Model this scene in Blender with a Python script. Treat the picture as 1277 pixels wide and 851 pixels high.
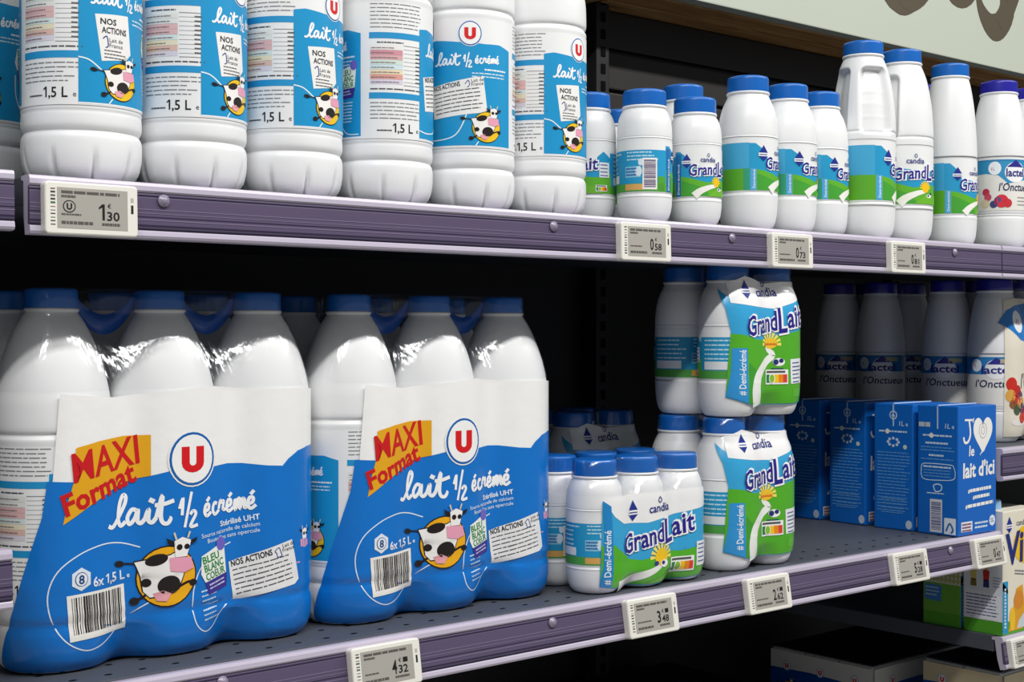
import bpy, bmesh, math, random
from mathutils import Vector, Matrix
from mathutils.geometry import tessellate_polygon
random.seed(7)
for o in list(bpy.data.objects):
    bpy.data.objects.remove(o)
scene = bpy.context.scene
C = scene.collection
PI = math.pi
CZ = 1.35                                  # camera height above the floor
PSI = math.radians(40.5)

# ------------------------------------------------------------------ camera
cam_d = bpy.data.cameras.new('camera')
cam = bpy.data.objects.new('camera', cam_d)
C.objects.link(cam)
cam_d.sensor_width = 36.0
cam_d.lens = 49.515
cam_d.clip_start = 0.02
cam.location = (0, 0, CZ)
cam.rotation_euler = (math.radians(90 - 0.41), 0, -PSI)
scene.camera = cam

# ------------------------------------------------------------------ world and lights
world = bpy.data.worlds.new('world')
scene.world = world
world.use_nodes = True
bg = world.node_tree.nodes['Background']
bg.inputs[0].default_value = (0.93, 0.96, 1.0, 1)
bg.inputs[1].default_value = 0.19

def area(name, loc, target, sx, sy, energy, col=(1, 1, 1)):
    d = bpy.data.lights.new(name, 'AREA')
    d.shape = 'RECTANGLE'
    d.size, d.size_y = sx, sy
    d.energy = energy
    d.color = col
    o = bpy.data.objects.new(name, d)
    C.objects.link(o)
    o.location = loc
    v = Vector(target) - Vector(loc)
    o.rotation_euler = v.to_track_quat('-Z', 'Y').to_euler()
    return o
# continuous strip luminaire over the aisle, parallel to the shelves
area('aisle_strip_light', (1.2, -0.2, CZ + 1.6), (1.2, 0.25, CZ), 5.0, 0.09, 98, (1.0, 0.985, 0.96))

vs = scene.view_settings
scene.display_settings.display_device = 'sRGB'
vs.view_transform = 'Standard'
vs.look = 'None'
vs.gamma = 1
vs.use_curve_mapping = False
vs.exposure = 0.0

# ------------------------------------------------------------------ materials
def lin(h):
    h = h.lstrip('#')
    out = []
    for i in (0, 2, 4):
        c = int(h[i:i + 2], 16) / 255
        out.append(c / 12.92 if c <= 0.04045 else ((c + 0.055) / 1.055) ** 2.4)
    return (*out, 1)
MATS = {}
def mat(name, hexc, rough=0.4, spec=0.5, noise=0.0, nscale=40, bump=0.0, coat=0.0, metal=0.0):
    if name in MATS:
        return MATS[name]
    m = bpy.data.materials.new(name)
    m.use_nodes = True
    nt = m.node_tree
    b = nt.nodes['Principled BSDF']
    b.inputs['Base Color'].default_value = lin(hexc)
    b.inputs['Roughness'].default_value = rough
    b.inputs['Specular IOR Level'].default_value = spec
    b.inputs['Metallic'].default_value = metal
    b.inputs['Coat Weight'].default_value = coat
    b.inputs['Coat Roughness'].default_value = 0.12
    if noise or bump:
        tc = nt.nodes.new('ShaderNodeTexCoord')
        n = nt.nodes.new('ShaderNodeTexNoise')
        n.inputs['Scale'].default_value = nscale
        n.inputs['Detail'].default_value = 3
        nt.links.new(tc.outputs['Object'], n.inputs['Vector'])
        if noise:
            mx = nt.nodes.new('ShaderNodeMix')
            mx.data_type = 'RGBA'
            c = lin(hexc)
            mx.inputs[6].default_value = (*[x * (1 - noise) for x in c[:3]], 1)
            mx.inputs[7].default_value = (*[min(1, x * (1 + noise)) for x in c[:3]], 1)
            nt.links.new(n.outputs['Fac'], mx.inputs[0])
            nt.links.new(mx.outputs[2], b.inputs['Base Color'])
        if bump:
            bp = nt.nodes.new('ShaderNodeBump')
            bp.inputs['Strength'].default_value = bump
            bp.inputs['Distance'].default_value = 0.002
            nt.links.new(n.outputs['Fac'], bp.inputs['Height'])
            nt.links.new(bp.outputs['Normal'], b.inputs['Normal'])
    MATS[name] = m
    return m
def ink(hexc, kind='ink'):
    """printing ink on a paper or film label"""
    if kind == 'film':
        return mat('film_ink_' + hexc, hexc, 0.3, 0.5, bump=0.25, nscale=55, coat=0.25)
    return mat('ink_' + hexc, hexc, 0.42, 0.4)
M_HDPE = mat('white_bottle_plastic', '#e8e9ea', 0.36, 0.45, noise=0.015, nscale=30)
M_CAP = mat('blue_cap_plastic', '#0d63ba', 0.33, 0.5)
M_CAPD = mat('indigo_cap_plastic', '#22209a', 0.33, 0.5)
M_BOARD = mat('grey_painted_steel', '#4a4e57', 0.5, 0.5, noise=0.12, nscale=14)
M_DARK = mat('black_painted_steel', '#1d1c1e', 0.55, 0.4, noise=0.1, nscale=20)
M_SLAT = mat('anthracite_panel', '#2a2726', 0.5, 0.35, noise=0.1, nscale=10)
M_LIP = mat('pale_lavender_rail_plastic', '#bcb4c6', 0.3, 0.5)
M_INS = mat('plum_grey_rail_insert', '#594e69', 0.34, 0.5, noise=0.05, nscale=8)
M_RIB = mat('lilac_rail_rib', '#7d728c', 0.35, 0.5)
M_RIBD = mat('dark_rail_groove', '#2e2640', 0.4, 0.4)
M_TAG = mat('ivory_tag_plastic', '#e9e6dd', 0.4, 0.5)
M_SCR = mat('grey_paper_screen', '#a9a59d', 0.5, 0.4)
M_STUD = mat('frosted_clear_stud', '#8d8499', 0.25, 0.6)
M_SIGN = mat('sage_white_sign_board', '#c3cabb', 0.6, 0.3, noise=0.03, nscale=3)
M_FLOOR = mat('pale_floor_tile', '#b8b5ae', 0.35, 0.5, noise=0.06, nscale=4)

def wood_mat():
    m = bpy.data.materials.new('oiled_oak')
    m.use_nodes = True
    nt = m.node_tree
    b = nt.nodes['Principled BSDF']
    tc = nt.nodes.new('ShaderNodeTexCoord')
    mp = nt.nodes.new('ShaderNodeMapping')
    mp.inputs['Scale'].default_value = (1.6, 22, 22)
    n = nt.nodes.new('ShaderNodeTexNoise')
    n.inputs['Scale'].default_value = 3.2
    n.inputs['Detail'].default_value = 6
    n.inputs['Distortion'].default_value = 1.2
    r = nt.nodes.new('ShaderNodeValToRGB')
    r.color_ramp.elements[0].position = 0.3
    r.color_ramp.elements[0].color = lin('#a06c34')
    r.color_ramp.elements[1].position = 0.72
    r.color_ramp.elements[1].color = lin('#e2b070')
    nt.links.new(tc.outputs['Object'], mp.inputs['Vector'])
    nt.links.new(mp.outputs[0], n.inputs['Vector'])
    nt.links.new(n.outputs['Fac'], r.inputs[0])
    nt.links.new(r.outputs[0], b.inputs['Base Color'])
    b.inputs['Roughness'].default_value = 0.5
    return m
M_WOOD = wood_mat()

def film_mat(name, tint=(1, 1, 1), fac=0.10, rough=0.13):
    m = bpy.data.materials.new(name)
    m.use_nodes = True
    nt = m.node_tree
    nt.nodes.remove(nt.nodes['Principled BSDF'])
    out = nt.nodes['Material Output']
    tr = nt.nodes.new('ShaderNodeBsdfTransparent')
    tr.inputs[0].default_value = (*tint, 1)
    gl = nt.nodes.new('ShaderNodeBsdfGlossy')
    gl.inputs['Roughness'].default_value = rough
    gl.inputs['Color'].default_value = (0.95, 0.97, 1, 1)
    fr = nt.nodes.new('ShaderNodeLayerWeight')
    fr.inputs['Blend'].default_value = 0.5
    pw = nt.nodes.new('ShaderNodeMath')
    pw.operation = 'POWER'
    pw.inputs[1].default_value = 4.0
    mth = nt.nodes.new('ShaderNodeMath')
    mth.operation = 'MULTIPLY_ADD'
    mth.inputs[1].default_value = 0.45
    mth.inputs[2].default_value = fac - 0.04
    tc = nt.nodes.new('ShaderNodeTexCoord')
    mp = nt.nodes.new('ShaderNodeMapping')
    mp.inputs['Scale'].default_value = (150, 150, 16)
    n = nt.nodes.new('ShaderNodeTexNoise')
    n.inputs['Scale'].default_value = 1.0
    n.inputs['Detail'].default_value = 2
    bp = nt.nodes.new('ShaderNodeBump')
    bp.inputs['Strength'].default_value = 0.4
    bp.inputs['Distance'].default_value = 0.0022
    mx = nt.nodes.new('ShaderNodeMixShader')
    L = nt.links.new
    L(tc.outputs['Object'], mp.inputs[0])
    L(mp.outputs[0], n.inputs['Vector'])
    L(n.outputs['Fac'], bp.inputs['Height'])
    L(bp.outputs['Normal'], gl.inputs['Normal'])
    L(fr.outputs['Facing'], pw.inputs[0])
    L(pw.outputs[0], mth.inputs[0])
    L(mth.outputs[0], mx.inputs[0])
    L(tr.outputs[0], mx.inputs[1])
    L(gl.outputs[0], mx.inputs[2])
    L(mx.outputs[0], out.inputs[0])
    return m
M_FILM = film_mat('clear_shrink_film')

# ------------------------------------------------------------------ object helpers
def link(name, me, parent=None, m=None):
    o = bpy.data.objects.new(name, me)
    C.objects.link(o)
    if m is not None and me is not None and not me.materials:
        me.materials.append(m)
    if parent is not None:
        o.parent = parent
    return o
def thing(name, label, cat, loc=(0, 0, 0), rz=0, group=None):
    o = bpy.data.objects.new(name, None)
    o.empty_display_size = 0.02
    C.objects.link(o)
    o.location = loc
    o.rotation_euler = (0, 0, rz)
    tag(o, label, cat, group)
    return o
def tag(o, label, cat, group=None):
    o['label'] = label
    o['category'] = cat
    if group:
        o['group'] = group
    return o
def struct(o):
    o['kind'] = 'structure'
    return o
def mesh_of(bm, name, m=None, smooth=False):
    me = bpy.data.meshes.new(name)
    bm.to_mesh(me)
    bm.free()
    if smooth:
        for p in me.polygons:
            p.use_smooth = True
    if m is not None:
        me.materials.append(m)
    return me
def box_bm(bm, x0, x1, y0, y1, z0, z1, bevel=0.0):
    r = bmesh.ops.create_cube(bm, size=1)
    bmesh.ops.scale(bm, vec=(x1 - x0, y1 - y0, z1 - z0), verts=r['verts'])
    bmesh.ops.translate(bm, vec=((x0 + x1) / 2, (y0 + y1) / 2, (z0 + z1) / 2), verts=r['verts'])
    if bevel:
        es = list({e for v in r['verts'] for e in v.link_edges})
        bmesh.ops.bevel(bm, geom=es, offset=bevel, segments=2, profile=0.6, affect='EDGES')
def box(name, m, x0, x1, y0, y1, z0, z1, bevel=0.0, parent=None):
    bm = bmesh.new()
    box_bm(bm, x0, x1, y0, y1, z0, z1, bevel)
    return link(name, mesh_of(bm, name, m), parent)
def catmull(pts, n=4):
    out = []
    for i in range(len(pts) - 1):
        p0 = pts[max(i - 1, 0)]; p1 = pts[i]; p2 = pts[i + 1]; p3 = pts[min(i + 2, len(pts) - 1)]
        for k in range(n):
            t = k / n
            out.append(tuple(0.5 * (2 * b + (c - a) * t + (2 * a - 5 * b + 4 * c - d) * t * t + (3 * b - a - 3 * c + d) * t ** 3)
                             for a, b, c, d in zip(p0, p1, p2, p3)))
    out.append(tuple(pts[-1]))
    return out
def lathe(name, prof, m, seg=64, mod=None, smooth=True, zoff=0):
    """revolve (r, z) points; mod(theta, r, z) may reshape the radius"""
    bm = bmesh.new()
    rings = []
    for r, z in prof:
        if r < 1e-5:
            rings.append([bm.verts.new((0, 0, z + zoff))])
        else:
            ring = []
            for i in range(seg):
                th = 2 * PI * i / seg
                rr = mod(th, r, z) if mod else r
                ring.append(bm.verts.new((rr * math.sin(th), -rr * math.cos(th), z + zoff)))
            rings.append(ring)
    for a, b in zip(rings, rings[1:]):
        for i in range(seg):
            j = (i + 1) % seg
            if len(a) == 1 and len(b) > 1:
                bm.faces.new((a[0], b[i], b[j]))
            elif len(b) == 1 and len(a) > 1:
                bm.faces.new((a[i], a[j], b[0]))
            elif len(a) > 1:
                bm.faces.new((a[i], a[j], b[j], b[i]))
    bmesh.ops.recalc_face_normals(bm, faces=bm.faces)
    return mesh_of(bm, name, m, smooth)
def rad_at(prof, z):
    """radius of a profile at height z"""
    best = 0
    for (r0, z0), (r1, z1) in zip(prof, prof[1:]):
        if min(z0, z1) <= z <= max(z0, z1):
            t = 0 if z1 == z0 else (z - z0) / (z1 - z0)
            best = max(best, r0 + (r1 - r0) * t)
    return best

# ------------------------------------------------------------------ flat print: shapes laid out in metres, then bent onto the surface
TEXT = {}
def text_geo(s, bold):
    k = (s, bold)
    if k not in TEXT:
        cu = bpy.data.curves.new('lettering', 'FONT')
        cu.body = s
        cu.size = 1.0
        cu.resolution_u = 2
        cu.offset = bold
        cu.fill_mode = 'FRONT'
        ob = bpy.data.objects.new('lettering', cu)
        me = bpy.data.meshes.new_from_object(ob)
        vs_ = [(v.co.x, v.co.y) for v in me.vertices]
        fs = [tuple(p.vertices) for p in me.polygons]
        bpy.data.objects.remove(ob)
        bpy.data.curves.remove(cu)
        bpy.data.meshes.remove(me)
        TEXT[k] = (vs_, fs)
    return TEXT[k]
def split(poly, ax, step):
    """cut one convex polygon along the grid lines of an axis"""
    lo = min(p[ax] for p in poly); hi = max(p[ax] for p in poly)
    i = math.floor(lo / step + 1e-6) + 1
    out = []
    cur = poly
    while i * step < hi - 1e-9:
        g = i * step
        a, b = [], []
        for p, q in zip(cur, cur[1:] + cur[:1]):
            if p[ax] <= g: a.append(p)
            if p[ax] >= g: b.append(p)
            if (p[ax] - g) * (q[ax] - g) < 0:
                t = (g - p[ax]) / (q[ax] - p[ax])
                x = (p[0] + (q[0] - p[0]) * t, p[1] + (q[1] - p[1]) * t)
                a.append(x); b.append(x)
        if len(a) > 2: out.append(a)
        cur = b
        if len(cur) < 3: return out
        i += 1
    out.append(cur)
    return out
class Canvas:
    def __init__(self, kind='ink', s=0.001):
        self.f = []                         # (convex polygon, colour, layer)
        self.kind = kind
        self.s = s                          # unit of the layout: millimetres
    def conv(self, pts, col, ly, e=0.0):
        self.f.append(([(p[0] * self.s, p[1] * self.s) for p in pts], col, ly, e))
    def poly(self, pts, col, ly):
        for t in tessellate_polygon([[Vector((p[0], p[1], 0)) for p in pts]]):
            self.conv([pts[i] for i in t], col, ly)
    def rect(self, x, y, w, h, col, ly, rot=0):
        c, s = math.cos(math.radians(rot)), math.sin(math.radians(rot))
        self.conv([(x + a * c - b * s, y + a * s + b * c) for a, b in ((0, 0), (w, 0), (w, h), (0, h))], col, ly)
    def ell(self, cx, cy, rx, ry, col, ly, n=28, rot=0):
        c, s = math.cos(math.radians(rot)), math.sin(math.radians(rot))
        self.conv([(cx + rx * math.cos(t) * c - ry * math.sin(t) * s, cy + rx * math.cos(t) * s + ry * math.sin(t) * c)
                   for t in [2 * PI * i / n for i in range(n)]], col, ly)
    def stroke(self, pts, w, col, ly, smooth=True, closed=False, taper=None):
        if smooth:
            pts = catmull(pts + ([pts[0]] if closed else []), 5)
        n = len(pts)
        L, R = [], []
        for i, p in enumerate(pts):
            a = pts[max(i - 1, 0)]; b = pts[min(i + 1, n - 1)]
            dx, dy = b[0] - a[0], b[1] - a[1]
            d = math.hypot(dx, dy) or 1
            ww = w / 2 * (taper(i / (n - 1)) if taper else 1)
            L.append((p[0] - dy / d * ww, p[1] + dx / d * ww))
            R.append((p[0] + dy / d * ww, p[1] - dx / d * ww))
        for i in range(n - 1):
            e = (i % 30) * 3e-6                # overlapping stretches of one stroke never share a plane
            self.conv([L[i], R[i], R[i + 1]], col, ly, e)
            self.conv([L[i], R[i + 1], L[i + 1]], col, ly, e)
    def text(self, s, x, y, size, col, ly, bold=0.0, shear=0.0, sx=1.0, rot=0.0, width=None, align='L'):
        v, f = text_geo(s, bold)
        if not v: return
        x0 = min(p[0] for p in v); x1 = max(p[0] for p in v)
        if width: sx = width / ((x1 - x0) * size)
        c, sn = math.cos(math.radians(rot)), math.sin(math.radians(rot))
        off = {'L': x0, 'C': (x0 + x1) / 2, 'R': x1}[align]
        q = []
        for a, b in v:
            a, b = (a - off) * size * sx + b * size * shear, b * size
            q.append((x + a * c - b * sn, y + a * sn + b * c))
        for t in f:
            self.conv([q[i] for i in t], col, ly)
    def one(self, x, y, h, w, col, ly):
        """digit one with its flag; x is the right edge of the stem"""
        self.conv([(x - w * .42, y), (x, y), (x, y + h), (x - w * .42, y + h)], col, ly)
        self.conv([(x - w * .42, y + h), (x - w, y + h * .8), (x - w, y + h * .66), (x - w * .42, y + h * .8)], col, ly)
    def lines(self, x, y, w, n, dy, h, col, ly, rot=0, jit=0.3):
        c, s = math.cos(math.radians(rot)), math.sin(math.radians(rot))
        for i in range(n):
            a = 0
            end = w * (1 - jit * random.random())
            while a < end:
                l = w * (0.06 + 0.16 * random.random())
                l = min(l, end - a)
                self.rect(x + a * c + i * dy * s, y + a * s - i * dy * c, l, h, col, ly, rot)
                a += l + w * 0.02
    def barcode(self, x, y, w, h, ly, rot=0, bg_='#efece6', fg='#232020', vertical=False):
        self.rect(x, y, w, h, bg_, ly, rot)
        c, s = math.cos(math.radians(rot)), math.sin(math.radians(rot))
        span = h if vertical else w
        a = span * 0.07
        while a < span * 0.92:
            b = span * random.choice((0.009, 0.014, 0.022, 0.03))
            if vertical:
                lx, lyy, ww, hh = w * 0.1, a, w * 0.8, b
            else:
                lx, lyy, ww, hh = a, h * 0.14, b, h * 0.8
            self.rect(x + lx * c - lyy * s, y + lx * s + lyy * c, ww, hh, fg, ly + 1, rot)
            a += b + span * random.choice((0.01, 0.016, 0.026))
    def mesh(self, name, mapf, du=0.004, dv=None, off=0.0003, dl=0.00014):
        bm = bmesh.new()
        slots, vmap, seen = {}, {}, 0
        for poly, col, ly, ep in self.f:
            mi = slots.setdefault(col, len(slots))
            pcs = split(poly, 0, du)
            if dv:
                pcs = [q for p in pcs for q in split(p, 1, dv)]
            for p in pcs:
                vv = []
                for a, b in p:
                    k = (round(a * 2e6), round(b * 2e6), ly, ep)
                    if k not in vmap:
                        vmap[k] = bm.verts.new(mapf(a, b, off + ly * dl + ep))
                    if not vv or vmap[k] is not vv[-1]:
                        vv.append(vmap[k])
                if len(vv) > 1 and vv[0] is vv[-1]: vv.pop()
                if len(set(vv)) > 2 and len(set(vv)) == len(vv):
                    try:
                        bm.faces.new(vv).material_index = mi
                    except ValueError:
                        pass
        bm.normal_update()
        me = mesh_of(bm, name, smooth=True)
        for col in slots:
            me.materials.append(ink(col, self.kind))
        return me
def cyl(r):
    return lambda u, v, o: ((r + o) * math.sin(u / r), -(r + o) * math.cos(u / r), v)
def front_plane(u, v, o): return (u, -o, v)
def left_plane(u, v, o): return (-o, -u, v)

WHITE = '#eeeeec'
# ------------------------------------------------------------------ lettering and pictures shared by several prints
def script_milk(cv, x, y, k, ly, rot=0, col='#f3f4f5', w=1.0):
    """handwritten 'lait 1/2 ecreme'; k is the x-height"""
    c, s = math.cos(math.radians(rot)), math.sin(math.radians(rot))
    def T(pts, dx=0, sc=1, dy=0):
        return [(x + ((a * sc + dx) * c - (b * sc + dy) * s) * k, y + ((a * sc + dx) * s + (b * sc + dy) * c) * k) for a, b in pts]
    W = 0.3 * k * w
    S = lambda p, dx=0, sc=1, dy=0, ww=1: cv.stroke(T(p, dx, sc, dy), W * ww, col, ly)
    S([(-0.55, 0.1), (-0.1, 0.05), (0.75, 1.3), (0.95, 1.95), (0.72, 2.15), (0.42, 1.5), (0.3, 0.5), (0.5, 0.0), (0.9, 0.25)])
    S([(1.75, 0.95), (1.4, 1.05), (1.05, 0.5), (1.2, 0.03), (1.6, 0.4), (1.82, 1.0), (1.78, 0.25), (2.0, 0.03), (2.3, 0.35)])
    S([(2.3, 0.35), (2.55, 1.0), (2.5, 0.25), (2.75, 0.03), (3.05, 0.4)])
    S([(2.68, 1.45), (2.85, 1.75)], ww=1.3)
    S([(3.05, 0.4), (3.5, 1.95), (3.35, 0.5), (3.5, -0.05), (3.85, -0.1), (4.05, 0.2), (3.95, 0.25)])
    S([(2.95, 1.25), (3.6, 1.3), (4.35, 1.5)])
    S([(4.75, 0.85), (5.05, 1.6), (4.95, 0.35)], ww=0.8)                     # 1
    S([(5.75, 2.0), (5.15, -0.55)], ww=0.7)                                   # /
    S([(5.6, 0.35), (5.85, 0.6), (6.05, 0.35), (5.6, -0.5), (6.2, -0.45)], ww=0.8)   # 2
    e = [(0.0, 0.4), (0.45, 0.55), (0.5, 0.95), (0.2, 0.95), (0.05, 0.35), (0.3, 0.0), (0.75, 0.3)]
    acc = [(0.3, 1.25), (0.6, 1.6)]
    q = 0.85
    S(e, 6.75, q, 0.1, 0.85); S(acc, 6.75, q, 0.1, 0.85)
    S([(0.5, 0.9), (0.2, 1.0), (0.0, 0.45), (0.25, 0.0), (0.75, 0.35)], 7.55, q, 0.12, 0.85)
    S([(0.0, 0.4), (0.2, 1.1), (0.35, 0.9), (0.6, 1.0), (0.5, 0.3), (0.9, 0.3)], 8.15, q, 0.14, 0.85)
    S(e, 8.9, q, 0.18, 0.85); S(acc, 8.9, q, 0.18, 0.85)
    S([(0, 0.3), (0.15, 1.0), (0.1, 0.0), (0.4, 0.95), (0.55, 0.85), (0.5, 0.05), (0.8, 0.95), (0.95, 0.8), (0.95, 0.15), (1.2, 0.3)], 9.6, q, 0.2, 0.85)
    S(e, 10.6, q, 0.24, 0.85); S(acc, 10.6, q, 0.24, 0.85)
def u_logo(cv, x, y, r, ly, ring='#0f5fae', red='#d5141c'):
    cv.ell(x, y, r * 1.0, r * 1.05, '#f2f2f0', ly)
    cv.ell(x, y, r * 0.94, r * 0.99, ring, ly + 1)
    cv.ell(x, y, r * 0.85, r * 0.9, '#f2f2f0', ly + 2)
    a = r * 0.46
    pts = [(-a, a), (-a * 0.3, a), (-a * 0.3, -a * 0.25)]
    pts += [(a * 0.3 * math.cos(t), -a * 0.3 + a * 0.25 * math.sin(t)) for t in [PI + PI * i / 6 for i in range(7)]]
    pts += [(a * 0.3, a), (a, a), (a, -a * 0.3)]
    pts += [(a * math.cos(t), -a * 0.3 - a * 0.8 * math.sin(t)) for t in [PI * i / 8 for i in range(1, 8)]]
    pts += [(-a, -a * 0.3)]
    cv.poly([(x + p, y + q) for p, q in pts], red, ly + 3)
def cow(cv, x, y, r, ly, disc='#efae14'):
    """a spotted dairy cow lying in front of a yellow disc"""
    k = r / 25
    P = lambda pts: [(x + a * k, y + b * k) for a, b in pts]
    cv.ell(x, y - 1 * k, r, r, '#1d1512', ly)
    cv.ell(x, y - 1 * k, r * 0.955, r * 0.955, disc, ly + 1)
    cv.poly(P([(-27, 13), (-10, 15), (2, 17), (14, 22), (17, 12), (14, -2), (10, -12), (2, -16), (-14, -18), (-20, -12), (-22, 0), (-25, 8)]), '#221a18', ly + 2)
    cv.poly(P([(-26, 12), (-10, 14), (2, 16), (13, 21), (16, 12), (13, -2), (9, -11), (2, -15), (-14, -17), (-19, -12), (-21, 0), (-24, 8)]), '#f1eeea', ly + 3)
    cv.ell(x - 9 * k, y + 13 * k, 9 * k, 4.5 * k, '#1f1715', ly + 4, rot=12)
    cv.ell(x + 1 * k, y - 8 * k, 9.5 * k, 7.5 * k, '#1f1715', ly + 4, rot=8)
    cv.ell(x - 17 * k, y - 5 * k, 4 * k, 3.4 * k, '#1f1715', ly + 4)
    cv.poly(P([(-12, -14), (-4, -12), (3, -15), (-1, -21), (-9, -20)]), '#e9a3ad', ly + 4)
    cv.poly(P([(1, 14), (20, 13), (22, 4), (14, 1), (2, 3)]), '#e79fb6', ly + 5)           # muzzle
    cv.poly(P([(6, 14), (16, 14), (20, 27), (12, 30), (5, 27)]), '#f1eeea', ly + 6)         # face
    cv.poly(P([(5, 27), (-2, 30), (0, 25), (6, 24)]), '#1f1715', ly + 6)
    cv.poly(P([(20, 27), (26, 29), (24, 25), (19, 24)]), '#1f1715', ly + 6)
    cv.ell(x + 9.5 * k, y + 22 * k, 2.6 * k, 2.4 * k, '#1f1715', ly + 7)
    cv.ell(x + 16 * k, y + 22 * k, 2.4 * k, 2.2 * k, '#1f1715', ly + 7)
    cv.stroke(P([(7, 28), (5, 34)]), 1.6 * k, '#d8c9a8', ly + 5, False)
    cv.stroke(P([(17, 29), (19, 34)]), 1.6 * k, '#d8c9a8', ly + 5, False)
    cv.stroke(P([(-26, 11), (-33, 12), (-38, 12)]), 1.2 * k, '#1f1715', ly + 2)
    cv.ell(x - 39 * k, y + 12.5 * k, 4.5 * k, 2.4 * k, '#1f1715', ly + 2, rot=-10)
    cv.stroke(P([(-17, -15), (-23, -18), (-26, -19)]), 2 * k, '#1f1715', ly + 2)
    cv.ell(x - 26 * k, y - 19 * k, 4 * k, 3 * k, '#1f1715', ly + 3)
    cv.stroke(P([(10, -10), (18, -7), (22, -8)]), 2 * k, '#1f1715', ly + 2)
    cv.ell(x + 22 * k, y - 8 * k, 3.4 * k, 2.8 * k, '#1f1715', ly + 3)
def heart_badge(cv, x, y, k, ly, rot=6):
    """BLEU BLANC COEUR badge"""
    c, s = math.cos(math.radians(rot)), math.sin(math.radians(rot))
    P = lambda pts: [(x + (a * c - b * s) * k, y + (a * s + b * c) * k) for a, b in pts]
    cv.poly(P([(-15, -8), (14, -8), (18, 20), (10, 24), (-13, 20), (-18, 2)]), '#eef0ea', ly)
    cv.poly(P([(-14, -22), (11, -22), (15, -8), (-15, -8)]), '#3a2f8f', ly)
    for i, w in enumerate(('BLEU', 'BLANC', 'COEUR')):
        p = P([(-13, 11 - i * 9)])[0]
        cv.text(w, p[0], p[1], 11 * k, '#1f8a3c', ly + 1, 0.02, rot=rot, width=(22 + (i > 0) * 4) * k)
    p = P([(-12, -18)])[0]
    cv.lines(p[0], p[1] + 5 * k, 22 * k, 2, 4 * k, 1.6 * k, '#c9c6e6', ly + 1, rot)
    cv.ell(*P([(14, 24)])[0], 6 * k, 7 * k, '#6d62c0', ly + 1)
def drop_logo(cv, x, y, k, ly, navy='#1f2f8c'):
    cv.conv([(x - 5 * k, y + 1.2 * k), (x + 5 * k, y + 1.2 * k), (x, y + 9 * k)], navy, ly)
    cv.conv([(x - 5.5 * k, y + 1.2 * k), (x - 5.5 * k, y - 2.2 * k), (x + 5.5 * k, y - 2.2 * k), (x + 5.5 * k, y + 1.2 * k)], '#f0f0f0', ly)
    cv.lines(x - 4.6 * k, y - 1 * k, 9 * k, 1, 1, 0.9 * k, navy, ly + 1, jit=0.02)
    cv.conv([(x - 5 * k, y - 2.2 * k), (x, y - 7 * k), (x + 5 * k, y - 2.2 * k)], navy, ly)
def brand_candia(cv, x, y, k, ly, navy='#1f2a80', rot=0):
    cv.text('candia', x, y, 8.5 * k, navy, ly, 0.012, rot=rot, align='C')
    cv.stroke([(x - 1.6 * k, y + 8 * k), (x, y + 6.5 * k), (x + 1.8 * k, y + 8 * k), (x, y + 10.5 * k), (x - 1.6 * k, y + 8 * k)], 0.7 * k, navy, ly, True)
def grandlait_word(cv, x, y, w, ly, rot=6, navy='#251f86', size=None):
    """the two-part word in fat navy letters with a white rim"""
    c, s = math.cos(math.radians(rot)), math.sin(math.radians(rot))
    size = size or w * 0.29
    for col, b, l in (('#f4f4f6', 0.075, ly), (navy, 0.018, ly + 1)):
        cv.text('Grand', x, y, size, col, l, b, 0.1, rot=rot, width=w * 0.545 + (b - .018) * size * 1.4)
        p = (x + w * 0.555 * c, y + w * 0.555 * s)
        cv.text('L', p[0] + .01 * w, p[1] - size * 0.12, size * 1.3, col, l, b, 0.1, rot=rot, width=w * 0.13 + (b - .018) * size * 1.4)
        p = (x + w * 0.70 * c, y + w * 0.70 * s)
        cv.text('ait', p[0], p[1], size * 1.08, col, l, b, 0.1, rot=rot, width=w * 0.29 + (b - .018) * size * 1.4)
def nutri(cv, x, y, w, ly):
    h = w * 0.5
    cv.rect(x, y, w, h, '#efefef', ly)
    cv.rect(x + w * 0.06, y + h * 0.78, w * 0.8, h * 0.14, '#555555', ly + 1)
    for i, col in enumerate(('#1b7f3f', '#86b92d', '#f2c413', '#e8861c', '#d8412a')):
        cv.rect(x + w * (0.05 + i * 0.18), y + h * 0.12, w * 0.18, h * 0.55, col, ly + 1)
    cv.ell(x + w * 0.32, y + h * 0.4, w * 0.13, h * 0.36, '#f4f4f4', ly + 2)
    cv.ell(x + w * 0.32, y + h * 0.4, w * 0.1, h * 0.28, '#86b92d', ly + 3)
def vtext(cv, s, x, y, size, col, ly, length):
    cv.text(s, x, y, size, col, ly, 0.015, rot=90, width=length)

# ------------------------------------------------------------------ bottle kinds: body, cap and label meshes
CYAN, CYAN2, GREEN, GREEN2 = '#2298c8', '#1488c4', '#5aa82a', '#3f9a3a'
def cap_mesh(name, r, h, m, ribs=60):
    seg = ribs * 2
    prof = [(0, h), (r * 0.86, h), (r * 0.95, h - 0.0006), (r * 0.995, h - 0.002), (r, h - 0.004), (r * 1.01, 0.0012), (r * 1.005, 0), (r * 0.9, 0)]
    def mod(th, rr, z):
        i = round(th / (2 * PI) * seg)
        return rr - (0.00035 if i % 2 and 0.0015 < z < h - 0.002 and rr > r * 0.9 else 0)
    return lathe(name, prof, m, seg, mod)

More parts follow.
